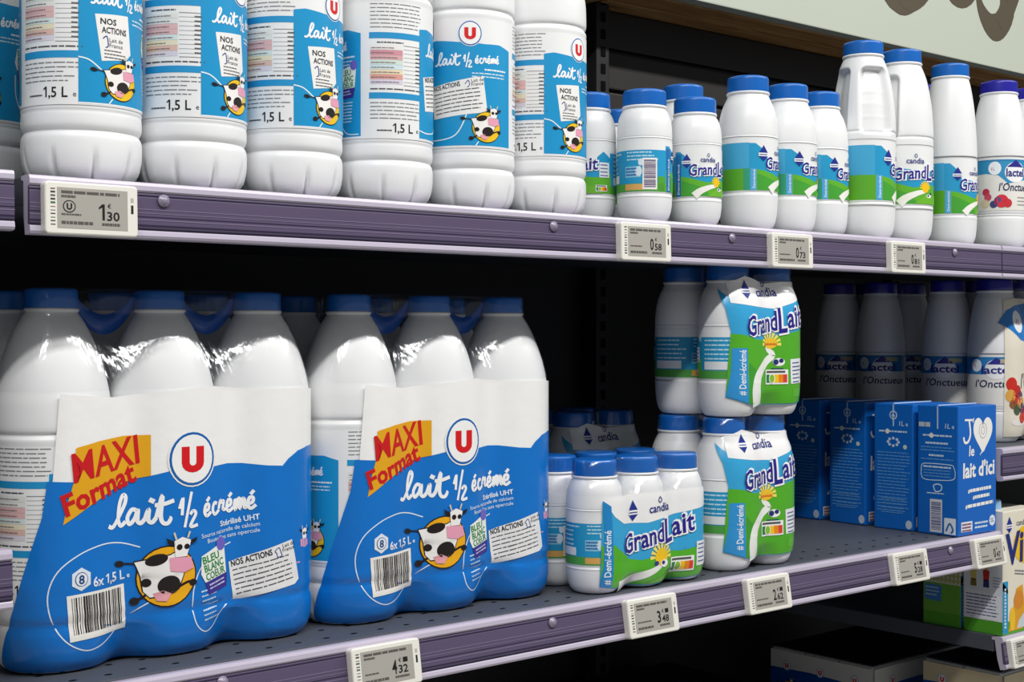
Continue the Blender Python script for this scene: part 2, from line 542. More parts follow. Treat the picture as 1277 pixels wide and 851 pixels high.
KIND = {}
def add_kind(key, body, cap, cap_z, label):
    KIND[key] = (body, cap, cap_z, label)
def put_bottle(key, name, loc, rz, label, cat='bottle', group=None):
    t = thing(name, label, cat, loc, rz, group)
    if key in ('S25', 'S50'): t.scale.z = 1.028
    body, cap, cz, lab = KIND[key]
    link('body', body, t)
    c = link('cap', cap, t)
    c.location.z = cz
    if lab: link('label', lab, t)
    return t
def pack_bottle(key, parent, x, y, rz, withlabel=True):
    body, cap, cz, lab = KIND[key]
    b = link('bottle', body, parent)
    b.location = (x, y, 0)
    b.rotation_euler.z = rz
    c = link('cap', cap, b)
    c.location.z = cz
    if lab and withlabel: link('label', lab, b)
    return b

# ---- 1.5 litre bottle
R15 = 0.0455
P15 = [(0, 0.004), (0.028, 0.003), (0.034, 0.0)] + catmull([(0.0365, 0.0006), (0.0425, 0.008), (0.0450, 0.018), (0.0455, 0.027), (0.0452, 0.0335), (0.0440, 0.0365)], 3) + \
    catmull([(0.0430, 0.038), (0.0440, 0.0395), (0.0453, 0.043), (0.0453, 0.0500), (0.0450, 0.0525), (R15, 0.0545)], 3) + \
    [(R15 - .0002, 0.056), (R15 - .0002, 0.177)] + \
    catmull([(R15, 0.1785), (0.0455, 0.182), (0.0435, 0.1855), (0.0455, 0.189), (0.0455, 0.203), (0.0448, 0.213), (0.0425, 0.226), (0.0385, 0.241), (0.0330, 0.256), (0.0270, 0.269), (0.0222, 0.277), (0.0198, 0.2805)], 4) + \
    [(0.0208, 0.2812), (0.0212, 0.2822), (0.0208, 0.2834), (0.0185, 0.2838), (0.0185, 0.287), (0, 0.287)]
def flutes(th, r, z):
    if z > 0.026 or r < 0.034: return r
    a = (th * 9 / (2 * PI)) % 1 - 0.5
    g = math.exp(-(a / 0.045) ** 2)
    return r - 0.0055 * g * (1 - max(0, (z - 0.010)) / 0.016 if z > 0.010 else 1)
body15 = lathe('body', P15, M_HDPE, 144, flutes)
cap15 = cap_mesh('cap', 0.0203, 0.0155, M_CAP, 50)
def info_column(cv, x, y0, tint):
    w = 50
    cv.lines(x, y0 + 118, w, 7, 3.4, .8, '#77777a', 1, jit=.12)
    cv.rect(x - 1, y0 + 88, w + 2, 5.4, '#2191c9', 1)
    cv.lines(x + 6, y0 + 84, w * .6, 1, 3, 1.1, '#4a4a4c', 1)
    cols = ['#e8e6e4', '#d3939f', '#d9a9ac', '#cfe0d6', '#cfe2e6', '#ead9b8', '#df9f94', '#d8cfe0'] if tint else ['#dfe2dc', '#dfe2dc', '#dcb4b4', '#dcb4b4', '#d2e2e0', '#e6dcc0', '#dcb8ac', '#d8d2de']
    for i, c in enumerate(cols):
        cv.rect(x, y0 + 78 - i * 4.3, w * .58, 4.1, c, 1)
        cv.lines(x + 1, y0 + 79.3 - i * 4.3, w * .5, 1, 3, .8, '#8a7678', 2)
    for yy in (82, 47):
        cv.rect(x + w * .6, y0 + yy, w * .38, .5, '#777777', 1)
    for i in range(9):
        cv.rect(x + w * .6, y0 + 50 + i * 3.6, w * .38, .35, '#9a9a9a', 1)
    cv.lines(x + w * .84, y0 + 79, w * .12, 9, 3.6, 1.1, '#555555', 2)
    cv.lines(x, y0 + 43, w, 1, 3, 1.1, '#4a4a4c', 1, jit=0)
    cv.rect(x - 1, y0 + 35, w + 2, 5.4, '#2191c9', 1)
    cv.lines(x, y0 + 31, w, 5, 3.4, .8, '#77777a', 1, jit=.3)
    cv.lines(x + 6, y0 + 6.5, 13, 1, 3, 1.2, '#4a4a4c', 1, jit=0)
    cv.one(x + 23, y0 + 5.5, 8, 3, '#1c1c20', 1)
    cv.text(',5 L', x + 24.2, y0 + 5.5, 11, '#1c1c20', 1, 0.015, width=15)
    cv.text('e', x + 43, y0 + 6, 6, '#1c1c20', 1)
def label15():
    cv = Canvas()
    deg = R15 * 1000 * PI / 180
    full = 360 * deg
    y0 = 56.5
    H = 120
    cv.rect(-full / 2, y0, full, H, '#e9eaea', 0)
    BL = '#1492c9'
    for c, kind in ((0, 'A'), (180, 'B')):
        parts = [0] if kind == 'A' else [180]
        x = c * deg if kind == 'A' else -full / 2
        spans = [(x - 55 * deg, x + 55 * deg)] if kind == 'A' else [(full / 2 - 55 * deg, full / 2 + 55 * deg)]
        for a, b in spans:
            m = (a + b) / 2
            top = [(a, y0 + 99), (a + 10, y0 + 100.5), (m - 12, y0 + 98), (m + 14, y0 + 96.5), (b - 14, y0 + 97), (b, y0 + 93)]
            cv.poly([(a, y0 + 2), (b, y0 + 2)] + top[::-1], BL, 1)
            cv.rect(a, y0 + 1, b - a, 1.2, '#f2f2f2', 1)
            u_logo(cv, m - 0 if kind == 'A' else m - 4, y0 + 106, 11.5, 2)
            script_milk(cv, a + 12, y0 + 77, 5.4, 2, 1)
            cv.lines(b - 30, y0 + 72, 24, 1, 3, 1.5, '#e8f2f6', 2, jit=0)
            cv.lines(b - 42, y0 + 68.5, 36, 2, 3, 1.1, '#cfe6f0', 2, jit=.1)
            if kind == 'A':
                cv.conv([(a + 5, y0 + 57), (a + 56, y0 + 67), (a + 60, y0 + 35), (a + 57, y0 + 33), (a + 8, y0 + 27)], '#ecebe8', 2)
                cv.text('NOS ACTIONS', a + 8, y0 + 53, 6.2, '#2b2b30', 3, .022, rot=9, width=27)
                cv.text('Lait de', a + 45, y0 + 60.5, 4.4, '#2b2b30', 3, 0, rot=9)
                cv.text('France', a + 45, y0 + 57, 4.4, '#2b2b30', 3, 0, rot=9)
                cv.stroke([(a + 39, y0 + 59), (a + 42, y0 + 62.5), (a + 43, y0 + 58), (a + 41, y0 + 56)], .7, '#1d3f8c', 3)
                cv.lines(a + 8, y0 + 49, 46, 6, 3.6, .9, '#55555a', 3, rot=8, jit=.1)
                cx = m + 16
                cv.stroke([(a, y0 + 9), (a + 12, y0 + 7.5), (a + 30, y0 + 12), (a + 40, y0 + 30), (cx - 20, y0 + 40)], 1, '#e8f2f6', 2)
            else:
                cv.conv([(a + 12, y0 + 69), (a + 40, y0 + 71), (a + 43, y0 + 42), (a + 38, y0 + 37), (a + 17, y0 + 34)], '#ecebe8', 2)
                cv.text('NOS', a + 16, y0 + 62, 6.4, '#2b2b30', 3, .022)
                cv.text('ACTIONS', a + 17, y0 + 55.5, 6.4, '#2b2b30', 3, .022, width=21)
                cv.stroke([(a + 18, y0 + 51), (a + 21, y0 + 53), (a + 22, y0 + 46), (a + 20, y0 + 44.5)], .8, '#1d3f8c', 3)
                cv.text('Lait de', a + 23, y0 + 49, 4.4, '#2b2b30', 3)
                cv.text('France', a + 23, y0 + 45, 4.4, '#2b2b30', 3)
                cv.lines(a + 19, y0 + 42, 19, 3, 2.6, .8, '#55555a', 3)
                cx = m - 10
                cv.stroke([(a, y0 + 36), (a + 8, y0 + 34), (a + 17, y0 + 27)], 1, '#e8f2f6', 2)
                heart_badge(cv, b - 15, y0 + 50, .62, 2, 3)
                cv.lines(b - 22, y0 + 32, 14, 7, 2.8, 1, '#cfe6f0', 2, jit=.15)
                cv.stroke([(b - 26, y0 + 40), (b - 25, y0 + 22), (b - 16, y0 + 6), (b - 2, y0 + 4)], .8, '#e8f2f6', 2)
            cow(cv, cx, y0 + 20, 14.5, 3, '#f0c31c')
            cv.stroke([(cx - 8, y0 + 6), (cx - 11, y0 + 2)], .9, '#e8f2f6', 2, False)
    info_column(cv, 66 * deg, y0, False)
    info_column(cv, -full / 2 + 66 * deg, y0, True)
    return cv.mesh('label', cyl(R15), 0.0035)
add_kind('L15', body15, cap15, 0.2838, label15())

# ---- small dairy bottles sharing one label design
def dairy_body(name, pts, neck, seg=72, mod=None):
    prof = [(0, 0.003), (pts[0][0] * 0.8, 0.0025)] + catmull(pts, 4)
    r, z = pts[-1]
    prof += [(r + 0.0012, z + 0.0006), (r + 0.0017, z + 0.0018), (r + 0.0012, z + 0.003), (neck, z + 0.0034), (neck, z + 0.006), (0, z + 0.006)]
    return lathe(name, prof, M_HDPE, seg, mod), prof
def dairy_label(r, z0, z1, back, off=0.0004):
    """wrap-around label: sky above, meadow below, milk road, navy word"""
    cv = Canvas()
    R = r * 1000
    d = R * PI / 180
    full = 360 * d
    a, b = z0 * 1000, z1 * 1000
    H = b - a
    fw = 116 * d
    k = fw / 66
    cv.rect(-full / 2, a, full, H, '#e9ebea', 0)
    # back three quarters
    bx0, bx1 = -full / 2, -90 * d
    cx0, cx1 = 88 * d, full / 2
    if back == 'info':
        for x0, x1 in ((bx0, bx1), (cx0, cx1)):
            cv.rect(x0, a + H * .02, x1 - x0, H * .82, CYAN, 1)
        cv.rect(bx0, a + H * .02, bx1 - bx0, H * .16, '#4f9e44', 2)
        cv.rect(cx0, a + H * .02, cx1 - cx0, H * .16, '#4f9e44', 2)
        cv.rect(-full / 2, a + H * .05, full / 2 - 142 * d, H * .12, '#d9a55c', 3)
        cv.barcode(-142 * d, a + H * .06, 30 * d, H * .62, 3, vertical=True, fg='#5a4a7a')
        cv.rect(-110 * d, a + H * .02, 18 * d, H * .3, '#4fa02f', 2)
        cv.rect(-180 * d, a + H * .3, 34 * d, H * .22, '#7fc4e0', 2)
        cv.lines(-176 * d, a + H * .78, 66 * d, 3, H * .07, H * .025, '#bfe2f0', 2)
        cv.lines(-178 * d, a + H * .46, 28 * d, 3, H * .06, H * .025, '#3a4f9a', 3)
        cv.ell(-150 * d, a + H * .42, 7 * d, H * .1, '#d6e6ee', 3)
        cv.ell(-146 * d, a + H * .6, 5 * d, H * .07, '#d6e6ee', 3)
        cv.lines(100 * d, a + H * .76, 70 * d, 5, H * .09, H * .03, '#bfe2f0', 2)
        cv.rect(100 * d, a + H * .2, 60 * d, H * .16, '#e4e8ea', 3)
    else:
        for x0, x1 in ((bx0, bx1), (cx0, cx1)):
            cv.rect(x0, a + H * .44, x1 - x0, H * .5, '#3fa3cf', 1)
            cv.rect(x0, a + H * .02, x1 - x0, H * .42, '#58a827', 1)
        if back == 'half':
            cv.barcode(-172 * d, a + H * .04, 14 * d, H * .55, 3, vertical=True, fg='#5a4a7a')
            cv.rect(-100 * d, a + H * .02, 12 * d, H * .42, '#2f9a78', 2)
    # front picture
    x0, x1 = -90 * d, 90 * d
    sky = [(x0, a + H * .02), (x1, a + H * .02), (x1, a + H * .72), (70 * d, a + H * .86), (40 * d, a + H * .62), (0, a + H * .58), (-30 * d, a + H * .62), (-52 * d, a + H * .64), (-66 * d, a + H * .84), (-78 * d, a + H * .93), (x0, a + H * .93)]
    cv.poly(sky, CYAN, 1)
    hill = [(x0, a + H * .02), (x1, a + H * .02), (x1, a + H * .42), (55 * d, a + H * .34), (20 * d, a + H * .36), (-20 * d, a + H * .30), (-60 * d, a + H * .40), (x0, a + H * .45)]
    cv.poly(hill, '#5fb02c', 2)
    cv.poly([(-74 * d, a + H * .02), (-10 * d, a + H * .02), (-30 * d, a + H * .2), (-74 * d, a + H * .34)], '#44a034', 3)
    if back == 'info':
        cv.rect(-88 * d, a + H * .02, 13 * d, H * .86, '#1d6fb4', 3)
    else:
        cv.rect(-88 * d, a + H * .02, 12 * d, H * .42, '#4aa6dc', 3)
    vtext(cv, 'Demi-écrémé', -78.5 * d, a + H * .06, 7 * d, '#eef4f8', 4, H * (.62 if back == 'info' else .36))
    # sun and milk road
    for i in range(9):
        t = PI * i / 8
        cv.conv([(5 * d + 13 * d * math.cos(t - .12), a + H * .3 + 13 * d * math.sin(t - .12)), (5 * d + 13 * d * math.cos(t + .12), a + H * .3 + 13 * d * math.sin(t + .12)), (5 * d, a + H * .3)], '#f6d93a', 4)
    cv.ell(5 * d, a + H * .3, 9 * d, 9 * d, '#f4c21a', 5)
    cv.stroke([(-46 * d, a + H * .02), (-34 * d, a + H * .12), (-14 * d, a + H * .2), (6 * d, a + H * .25), (2 * d, a + H * .3)], 15 * d, '#f1efe8', 4, taper=lambda t: 1.15 - t)
    cv.poly([(-20 * d, a + H * .02), (70 * d, a + H * .02), (60 * d, a + H * .16), (10 * d, a + H * .2)], '#6cb52c', 5)
    cv.ell(14 * d, a + H * .16, 7 * d, 3.4 * d, '#f4f2ee', 6)
    cv.ell(12 * d, a + H * .165, 2.6 * d, 2 * d, '#2b2f7a', 7)
    cv.ell(19 * d, a + H * .2, 3 * d, 2.4 * d, '#2b2f7a', 6)
    drop_logo(cv, -62 * d, a + H * .72, k * 1.05, 6)
    brand_candia(cv, -16 * d, a + H * .72, k * .95, 5)
    grandlait_word(cv, -58 * d, a + H * .43, fw, 6, 3.5, size=H * .33 if H < 58 else H * .3)
    nutri(cv, 52 * d, a + H * .06, 26 * d, 6)
    cv.rect(60 * d, a + H * .34, 24 * d, H * .3, '#e9ecec', 5)
    cv.lines(62 * d, a + H * .58, 19 * d, 4, H * .07, H * .02, '#3a3f8a', 6, jit=.1)
    return cv.mesh('label', cyl(r), 0.0025, off=off)

b25, P25 = dairy_body('body', [(0.0195, 0.0), (0.0225, 0.0015), (0.0262, 0.007), (0.0283, 0.016), (0.0290, 0.026), (0.0288, 0.0285), (0.0288, 0.081), (0.0290, 0.084), (0.0287, 0.0855), (0.0290, 0.087), (0.0288, 0.095), (0.0277, 0.104), (0.0250, 0.1115), (0.0222, 0.1155)], 0.019)
add_kind('S25', b25, cap_mesh('cap', 0.0228, 0.0165, M_CAP, 54), 0.1185, dairy_label(0.0288, 0.029, 0.080, 'info'))
b50, P50 = dairy_body('body', [(0.0235, 0.0), (0.0265, 0.0015), (0.0302, 0.008), (0.0325, 0.020), (0.0335, 0.038), (0.0333, 0.0405), (0.0333, 0.098), (0.0335, 0.100), (0.0332, 0.1015), (0.0335, 0.103), (0.0332, 0.112), (0.0318, 0.124), (0.0285, 0.136), (0.0245, 0.1445), (0.0228, 0.1485)], 0.019)
_c50 = cap_mesh('cap', 0.0232, 0.0175, M_CAP, 54)
add_kind('S50P', b50, _c50, 0.1515, dairy_label(0.0333, 0.041, 0.097, 'info'))
add_kind('S50', b50, cap_mesh('cap', 0.0232, 0.0175, M_CAP, 54), 0.1515, dairy_label(0.0333, 0.041, 0.097, 'half'))
# one-litre bottle with a moulded hand grip: two sunk panels either side of a vertical handle
def grip(th, r, z):
    th = (th + math.radians(130) + PI) % (2 * PI) - PI
    if z < 0.125 or z > 0.215: return r
    out = r
    for sgn in (-1, 1):
        cx = sgn * math.radians(47)
        hw = math.radians(33)
        x = (abs(th - cx) - hw + 0.2) * r
        y = abs(z - 0.168) - 0.040 + 0.2 * r
        dd = math.hypot(max(x, 0), max(y, 0)) + min(max(x, y), 0) - 0.2 * r
        t = min(1, max(0, 0.5 - dd / 0.005))
        t = t * t * (3 - 2 * t)
        rib = 0.0005 * sum(math.exp(-((z - q) / 0.0012) ** 2) for q in (0.148, 0.164, 0.180))
        out -= (0.0095 - rib) * t
    return out
dense = catmull([(0.029, 0.0), (0.032, 0.0015), (0.0362, 0.010), (0.0382, 0.024), (0.039, 0.042), (0.0388, 0.044), (0.0388, 0.118), (0.039, 0.120)], 3)
pts1 = [(0.039, 0.120), (0.039, 0.128), (0.0375, 0.1305), (0.039, 0.133), (0.0388, 0.145), (0.0375, 0.165), (0.0345, 0.187), (0.0305, 0.206), (0.026, 0.2185), (0.0235, 0.2235)]
profL = [(0, 0.003), (0.024, 0.0025)] + dense[:-1] + catmull(pts1, 9)
profL += [(0.0250, 0.2242), (0.0255, 0.2255), (0.0250, 0.2268), (0.019, 0.2272), (0.019, 0.230), (0, 0.230)]
def label_big(r, z0, z1): return dairy_label(r, z0, z1, 'plain')
add_kind('L1H', lathe('body', profL, M_HDPE, 160, grip), cap_mesh('cap', 0.0242, 0.0165, M_CAP, 54), 0.2272, label_big(0.0388, 0.0445, 0.117))
bc, PC = dairy_body('body', [(0.026, 0.0), (0.029, 0.0015), (0.0322, 0.009), (0.0338, 0.022), (0.0345, 0.036), (0.0343, 0.038), (0.0343, 0.112), (0.0345, 0.114), (0.0342, 0.128), (0.0333, 0.148), (0.0315, 0.172), (0.0288, 0.194), (0.0260, 0.210), (0.0236, 0.2195)], 0.019)
add_kind('L1C', bc, cap_mesh('cap', 0.0240, 0.0170, M_CAP, 54), 0.2225, label_big(0.0343, 0.039, 0.111))
# creamy milk bottle, indigo cap
bo, PO = dairy_body('body', [(0.027, 0.0), (0.030, 0.0015), (0.0345, 0.010), (0.0365, 0.026), (0.037, 0.040), (0.0362, 0.0425), (0.037, 0.045), (0.0362, 0.0475), (0.0368, 0.050), (0.0368, 0.122), (0.037, 0.124), (0.0368, 0.136), (0.0352, 0.154), (0.0325, 0.175), (0.0285, 0.196), (0.0252, 0.208), (0.0242, 0.2115)], 0.019)
def label_cream():
    cv = Canvas()
    r = 36.8
    d = r * PI / 180
    full = 360 * d
    a, H = 51, 70
    cv.rect(-full / 2, a, full, H, '#e4e2dc', 0)
    cv.rect(88 * d, a + H * .64, full / 2 - 88 * d, H * .33, '#2f7fc0', 1)
    cv.rect(-full / 2, a + H * .64, 60 * d, H * .33, '#2f7fc0', 1)
    cv.poly([(-80 * d, a + H * .98), (-80 * d, a + H * .7), (-40 * d, a + H * .72), (-15 * d, a + H * .68), (5 * d, a + H * .52), (60 * d, a + H * .62), (90 * d, a + H * .75), (90 * d, a + H * .98)], '#2f8fc0', 1)
    cv.rect(-full / 2, a + H * .96, full, H * .03, '#2f7fb4', 2)
    for x in (0, 150 * d):
        cv.rect(x - 112 * d, a + H * .06, 44 * d, H * .78, '#cfd2dc', 1) if x == 0 else None
        cv.lines(x - 108 * d, a + H * .76, 36 * d, 9, H * .08, H * .03, '#5d6290', 2) if x == 0 else None
        cv.ell(x - 22 * d, a + H * .82, 13 * d, H * .13, '#e9eef2', 2)
        cv.text('1L', x - 29 * d, a + H * .78, 6, '#b0428a', 3)
        cv.ell(x + 22 * d, a + H * .74, 24 * d, H * .2, '#f0f0f2', 2)
        cv.poly([(x + 2 * d, a + H * .84), (x + 42 * d, a + H * .84), (x + 22 * d, a + H * .98)], '#2a2a88', 3)
        cv.text('lactel', x + 22 * d, a + H * .66, 15, '#27277f', 4, .025, align='C', width=(42 if x == 0 else 62) * d)
        cv.text("l'Onctueux", x + 28 * d, a + H * .38, 15, '#1c2058', 3, .012, .12, align='C', width=(84 if x == 0 else 104) * d)
        if x == 0:
            for (px_, py_, rr, c) in ((-40, .36, 5, '#c2334a'), (-36, .26, 5, '#c94a63'), (-8, .18, 9, '#d42f3e'), (-24, .12, 5, '#3a3f78'), (-16, .2, 4.5, '#4c4f8c'), (4, .14, 6, '#c8323c'), (-42, .14, 6, '#d8c9a8')):
                cv.ell(px_ * d, a + H * py_, rr, rr, c, 3, 16)
            cv.lines(26 * d, a + H * .24, 40 * d, 3, H * .07, H * .02, '#9a958c', 2)
        else:
            cv.rect(x - 26 * d, a + H * .9, 0.1, 0.1, '#e4e2dc', 2)
            cv.rect(x + 30 * d, a + H * .86, 30 * d, H * .09, '#b9b08a', 3)
    return cv.mesh('label', cyl(r / 1000), 0.003, off=.0004)
add_kind('ONC', bo, cap_mesh('cap', 0.0246, 0.0165, M_CAPD, 54), 0.2145, label_cream())

# ------------------------------------------------------------------ the setting
Yf = 1.0                                    # shelf fronts
YB = 1.50                                   # back panel
X0, X1 = 0.396, 1.711                       # ends of the bay in view
ZU, ZL = CZ + 0.1137, CZ - 0.2655           # upper and lower shelf tops
ZN, ZN2 = CZ - 0.157, CZ - 0.408            # shelves of the neighbouring bays
floor = struct(box('floor', M_FLOOR, -3, 6, -3, 1.6, -0.05, 0))
wall = struct(box('wall_back', M_DARK, -1.2, 4.6, YB + .012, YB + .05, 0, CZ + 1.1))
slat_me = {}
for (xa, xb) in ((-1.0, 0.655), (0.665, 1.42), (1.45, 2.155), (2.185, 2.9), (2.93, 4.4)):
    for i in range(6):
        zt = CZ + 0.476 - i * 0.0605
        k = round(xb - xa, 3)
        if k not in slat_me:
            bm = bmesh.new()
            box_bm(bm, 0, xb - xa, 0, 0.014, -0.0555, 0, 0.0025)
            slat_me[k] = mesh_of(bm, 'slat', M_SLAT)
        o = link('slat', slat_me[k], wall)
        o.location = (xa, YB, zt)
for n, x in enumerate((1.435, 2.17)):
    t = thing('upright_post', ('slotted black steel upright behind the small capped bottles', 'slotted black steel upright behind the cream milk packs')[n], 'post', (x, YB - .012, 0))
    box('column', M_DARK, -.013, .013, -.012, .012, 0, CZ + .48, .002, t)
    bm = bmesh.new()
    for i in range(52):
        z = 0.6 + i * 0.025
        box_bm(bm, -.004, .004, -.0135, -.0115, z, z + .014)
    o = link('slot_row', mesh_of(bm, 'slot_row', mat('deep_slot', '#050505', .8, .1)), t)
    o['kind'] = 'stuff'

# header sign with its oak soffit
sg = thing('header_sign', 'pale sage header sign with dark brown lettering over the top shelf', 'sign', (0, 1.39, CZ + .4785))
box('panel', M_SIGN, -.9, 4.4, -.012, .012, 0, .62, .002, sg)
cv = Canvas(s=1.0)
BR = '#5a5140'
cv.stroke([(2.005, .30), (2.0, .12), (2.03, .085), (2.062, .092), (2.10, .12), (2.118, .20), (2.10, .30)], .062, BR, 0)
cv.ell(2.062, .105, .048, .042, BR, 1)
cv.stroke([(2.172, .30), (2.178, .15), (2.218, .118), (2.258, .16), (2.262, .30)], .054, BR, 0)
cv.ell(2.218, .135, .036, .036, BR, 1)
cv.stroke([(2.345, .34), (2.352, .2), (2.372, .12), (2.345, .078), (2.312, .076), (2.283, .1), (2.268, .135)], .05, BR, 0, taper=lambda t: 1.0 if t < .6 else max(.15, 1 - (t - .6) * 2.2))
cv.stroke([(2.43, .34), (2.42, .2), (2.385, .12), (2.345, .078)], .03, BR, 1)
link('lettering', cv.mesh('lettering', front_plane, .05, off=.0126, dl=.0002), sg)
sf = thing('oak_soffit', 'oak canopy underside between the dark slats and the sign', 'soffit', (0, 1.4035, CZ + .4775))
for i, (xa, xb) in enumerate(((-.8, .02), (.03, .72), (.73, 1.42), (1.43, 2.118), (2.136, 2.83), (2.84, 3.6))):
    for j in range(2):
        bm = bmesh.new()
        box_bm(bm, 0, xb - xa, .002 + j * .055, .0555 + j * .055, 0, .02, .0012)
        o = link('plank', mesh_of(bm, 'plank', M_WOOD), sf)
        o.location.x = xa
box('joint_plate', mat('brushed_aluminium', '#c9c4ba', .35, .5, metal=.4), 2.119, 2.135, .002, .09, -.002, .02, .001, sf)

# ------------------------------------------------------------------ shelves
def rail_meshes(x0, x1, tilt):
    """price rail profile swept along x; top front edge at the origin, parts light / plum / ribs"""
    L = x1 - x0
    ct, st = math.cos(tilt), math.sin(tilt)
    def T(y, z): return (y * ct + z * st, z * ct - y * st)
    def sweep(name, pr, m):
        bm = bmesh.new()
        a = [bm.verts.new((0, *T(*p))) for p in pr]
        b = [bm.verts.new((L, *T(*p))) for p in pr]
        n = len(pr)
        for i in range(n):
            j = (i + 1) % n
            bm.faces.new((a[i], a[j], b[j], b[i]))
        bm.faces.new(a[::-1]); bm.faces.new(b)
        bmesh.ops.recalc_face_normals(bm, faces=bm.faces)
        return mesh_of(bm, name, m)
    lip = sweep('rail', [(.016, 0), (.003, 0), (.0008, -.0008), (0, -.003), (0, -.0065), (.001, -.0078), (.0035, -.0085), (.0045, -.036), (.0015, -.0366), (.0005, -.038), (0, -.041), (.001, -.0428), (.004, -.0435), (.010, -.0435), (.012, -.03), (.012, -.004), (.016, -.003)], M_LIP)
    ins = sweep('insert', [(.0012, -.0085), (.0006, -.012), (.0006, -.0335), (.0012, -.0362), (.0046, -.0362), (.0036, -.0085)], M_INS)
    ribs = []
    for z, h, m in ((-.0098, .0008, M_RIBD), (-.0205, .0006, M_RIB), (-.0235, .0005, M_RIB), (-.0262, .0006, M_RIBD), (-.0285, .0007, M_RIB), (-.0325, .001, M_RIBD), (-.0352, .0006, M_RIBD)):
        ribs.append(sweep('rib', [(.0003, z), (.0003, z - h), (.0012, z - h), (.0012, z)], m))
    return lip, ins, ribs
stud_me = lathe('stud', [(0, -.0002), (.0058, -.0002), (.0064, .0006), (.0060, .0018), (.0038, .0024), (.0030, .0036), (.0012, .0042), (0, .0042)], M_STUD, 24)
def shelf(label, x0, x1, z, tilt=0.0, studs=(), slots=False, depth=YB - Yf):
    t = thing('metal_shelf', label, 'shelf', (x0, Yf, z))
    L = x1 - x0
    box('board', M_BOARD, .001, L - .001, .014, depth - .004, -.022, -.0006, .001, t)
    lip, ins, ribs = rail_meshes(x0, x1, tilt)
    r = link('price_rail', lip, t)
    link('insert', ins, r)
    for b in ribs: link('rib', b, r)
    for sx in studs:
        o = link('stud', stud_me, r)
        o.location = (sx - x0, .0 + math.sin(tilt) * -.013, -.0135)
        o.rotation_euler.x = PI / 2 - tilt
        o.scale = (.78, .78, .7)
    if slots:
        bm = bmesh.new()
        n = int(L / .0285)
        for i in range(n):
            for j in range(2):
                c = (.016 + i * .0285 + (j % 2) * .014, .030 + j * .03)
                bmesh.ops.create_circle(bm, cap_ends=True, segments=12, radius=.0024, matrix=Matrix.Translation((c[0], c[1], -.0004)) @ Matrix.Diagonal((1.4, .8, 1, 1)))
        o = link('perforation', mesh_of(bm, 'perforation', mat('deep_slot', '#050505', .8, .1)), t)
        o['kind'] = 'stuff'
    return t
TU, TL = math.radians(1.5), math.radians(9)
shelf('upper grey steel shelf with plum price rail under the upright bottles', X0, X1 - .003, ZU, TU, (.5009, .906, 1.165, 1.596))
shelf('lower perforated steel shelf holding the wrapped milk packs', X0, X1 - .003, ZL, TL, (.55, .903, 1.19, 1.585), slots=True)
shelf('neighbouring upper shelf end carrying the indigo capped bottles', X1, 3.04, ZU, TU)
shelf('neighbouring shelf carrying the cream milk packs with berries', X1 + .002, 3.04, ZN, TU)
shelf('neighbouring low shelf carrying the yellow and white cartons', X1 + .002, 3.04, ZN2, TL)
shelf('adjoining upper shelf end beyond the 1,30 price tag', -.93, X0 - .011, ZU + .002, TU)
shelf('adjoining lower shelf end next to the first wrapped milk pack', -.93, X0 - .013, ZN, TU)
base = shelf('bottom black deck carrying the dim wrapped milk packs', X0, 3.04, CZ - .72, TU)

# ------------------------------------------------------------------ price tags
bm = bmesh.new()
TW, TH = .072, .0385
def rr_outline(inset, y):
    x, z, r = TW / 2 - inset, TH / 2 - inset, .003 - inset
    out = []
    for cx, cz, a0 in ((x - r, z - r, 0), (-x + r, z - r, .5), (-x + r, -z + r, 1), (x - r, -z + r, 1.5)):
        for q in range(5):
            a = PI * (a0 + q / 8)
            out.append(bm.verts.new((cx + r * math.cos(a), y, cz - TH / 2 + r * math.sin(a))))
    return out
rings = [rr_outline(0, 0), rr_outline(0, -.0072), rr_outline(.0004, -.0081), rr_outline(.0012, -.0085)]
for a, b in zip(rings, rings[1:]):
    for q in range(20):
        bm.faces.new((a[q], a[(q + 1) % 20], b[(q + 1) % 20], b[q]))
bm.faces.new(rings[0]); bm.faces.new(rings[-1])
bmesh.ops.recalc_face_normals(bm, faces=bm.faces)
tag_body = mesh_of(bm, 'case', M_TAG)
bm = bmesh.new()
box_bm(bm, -TW / 2 + .009, TW / 2 - .0085, -.0087, -.004, -TH + .0045, -.0042)
tag_screen = mesh_of(bm, 'screen', M_SCR)
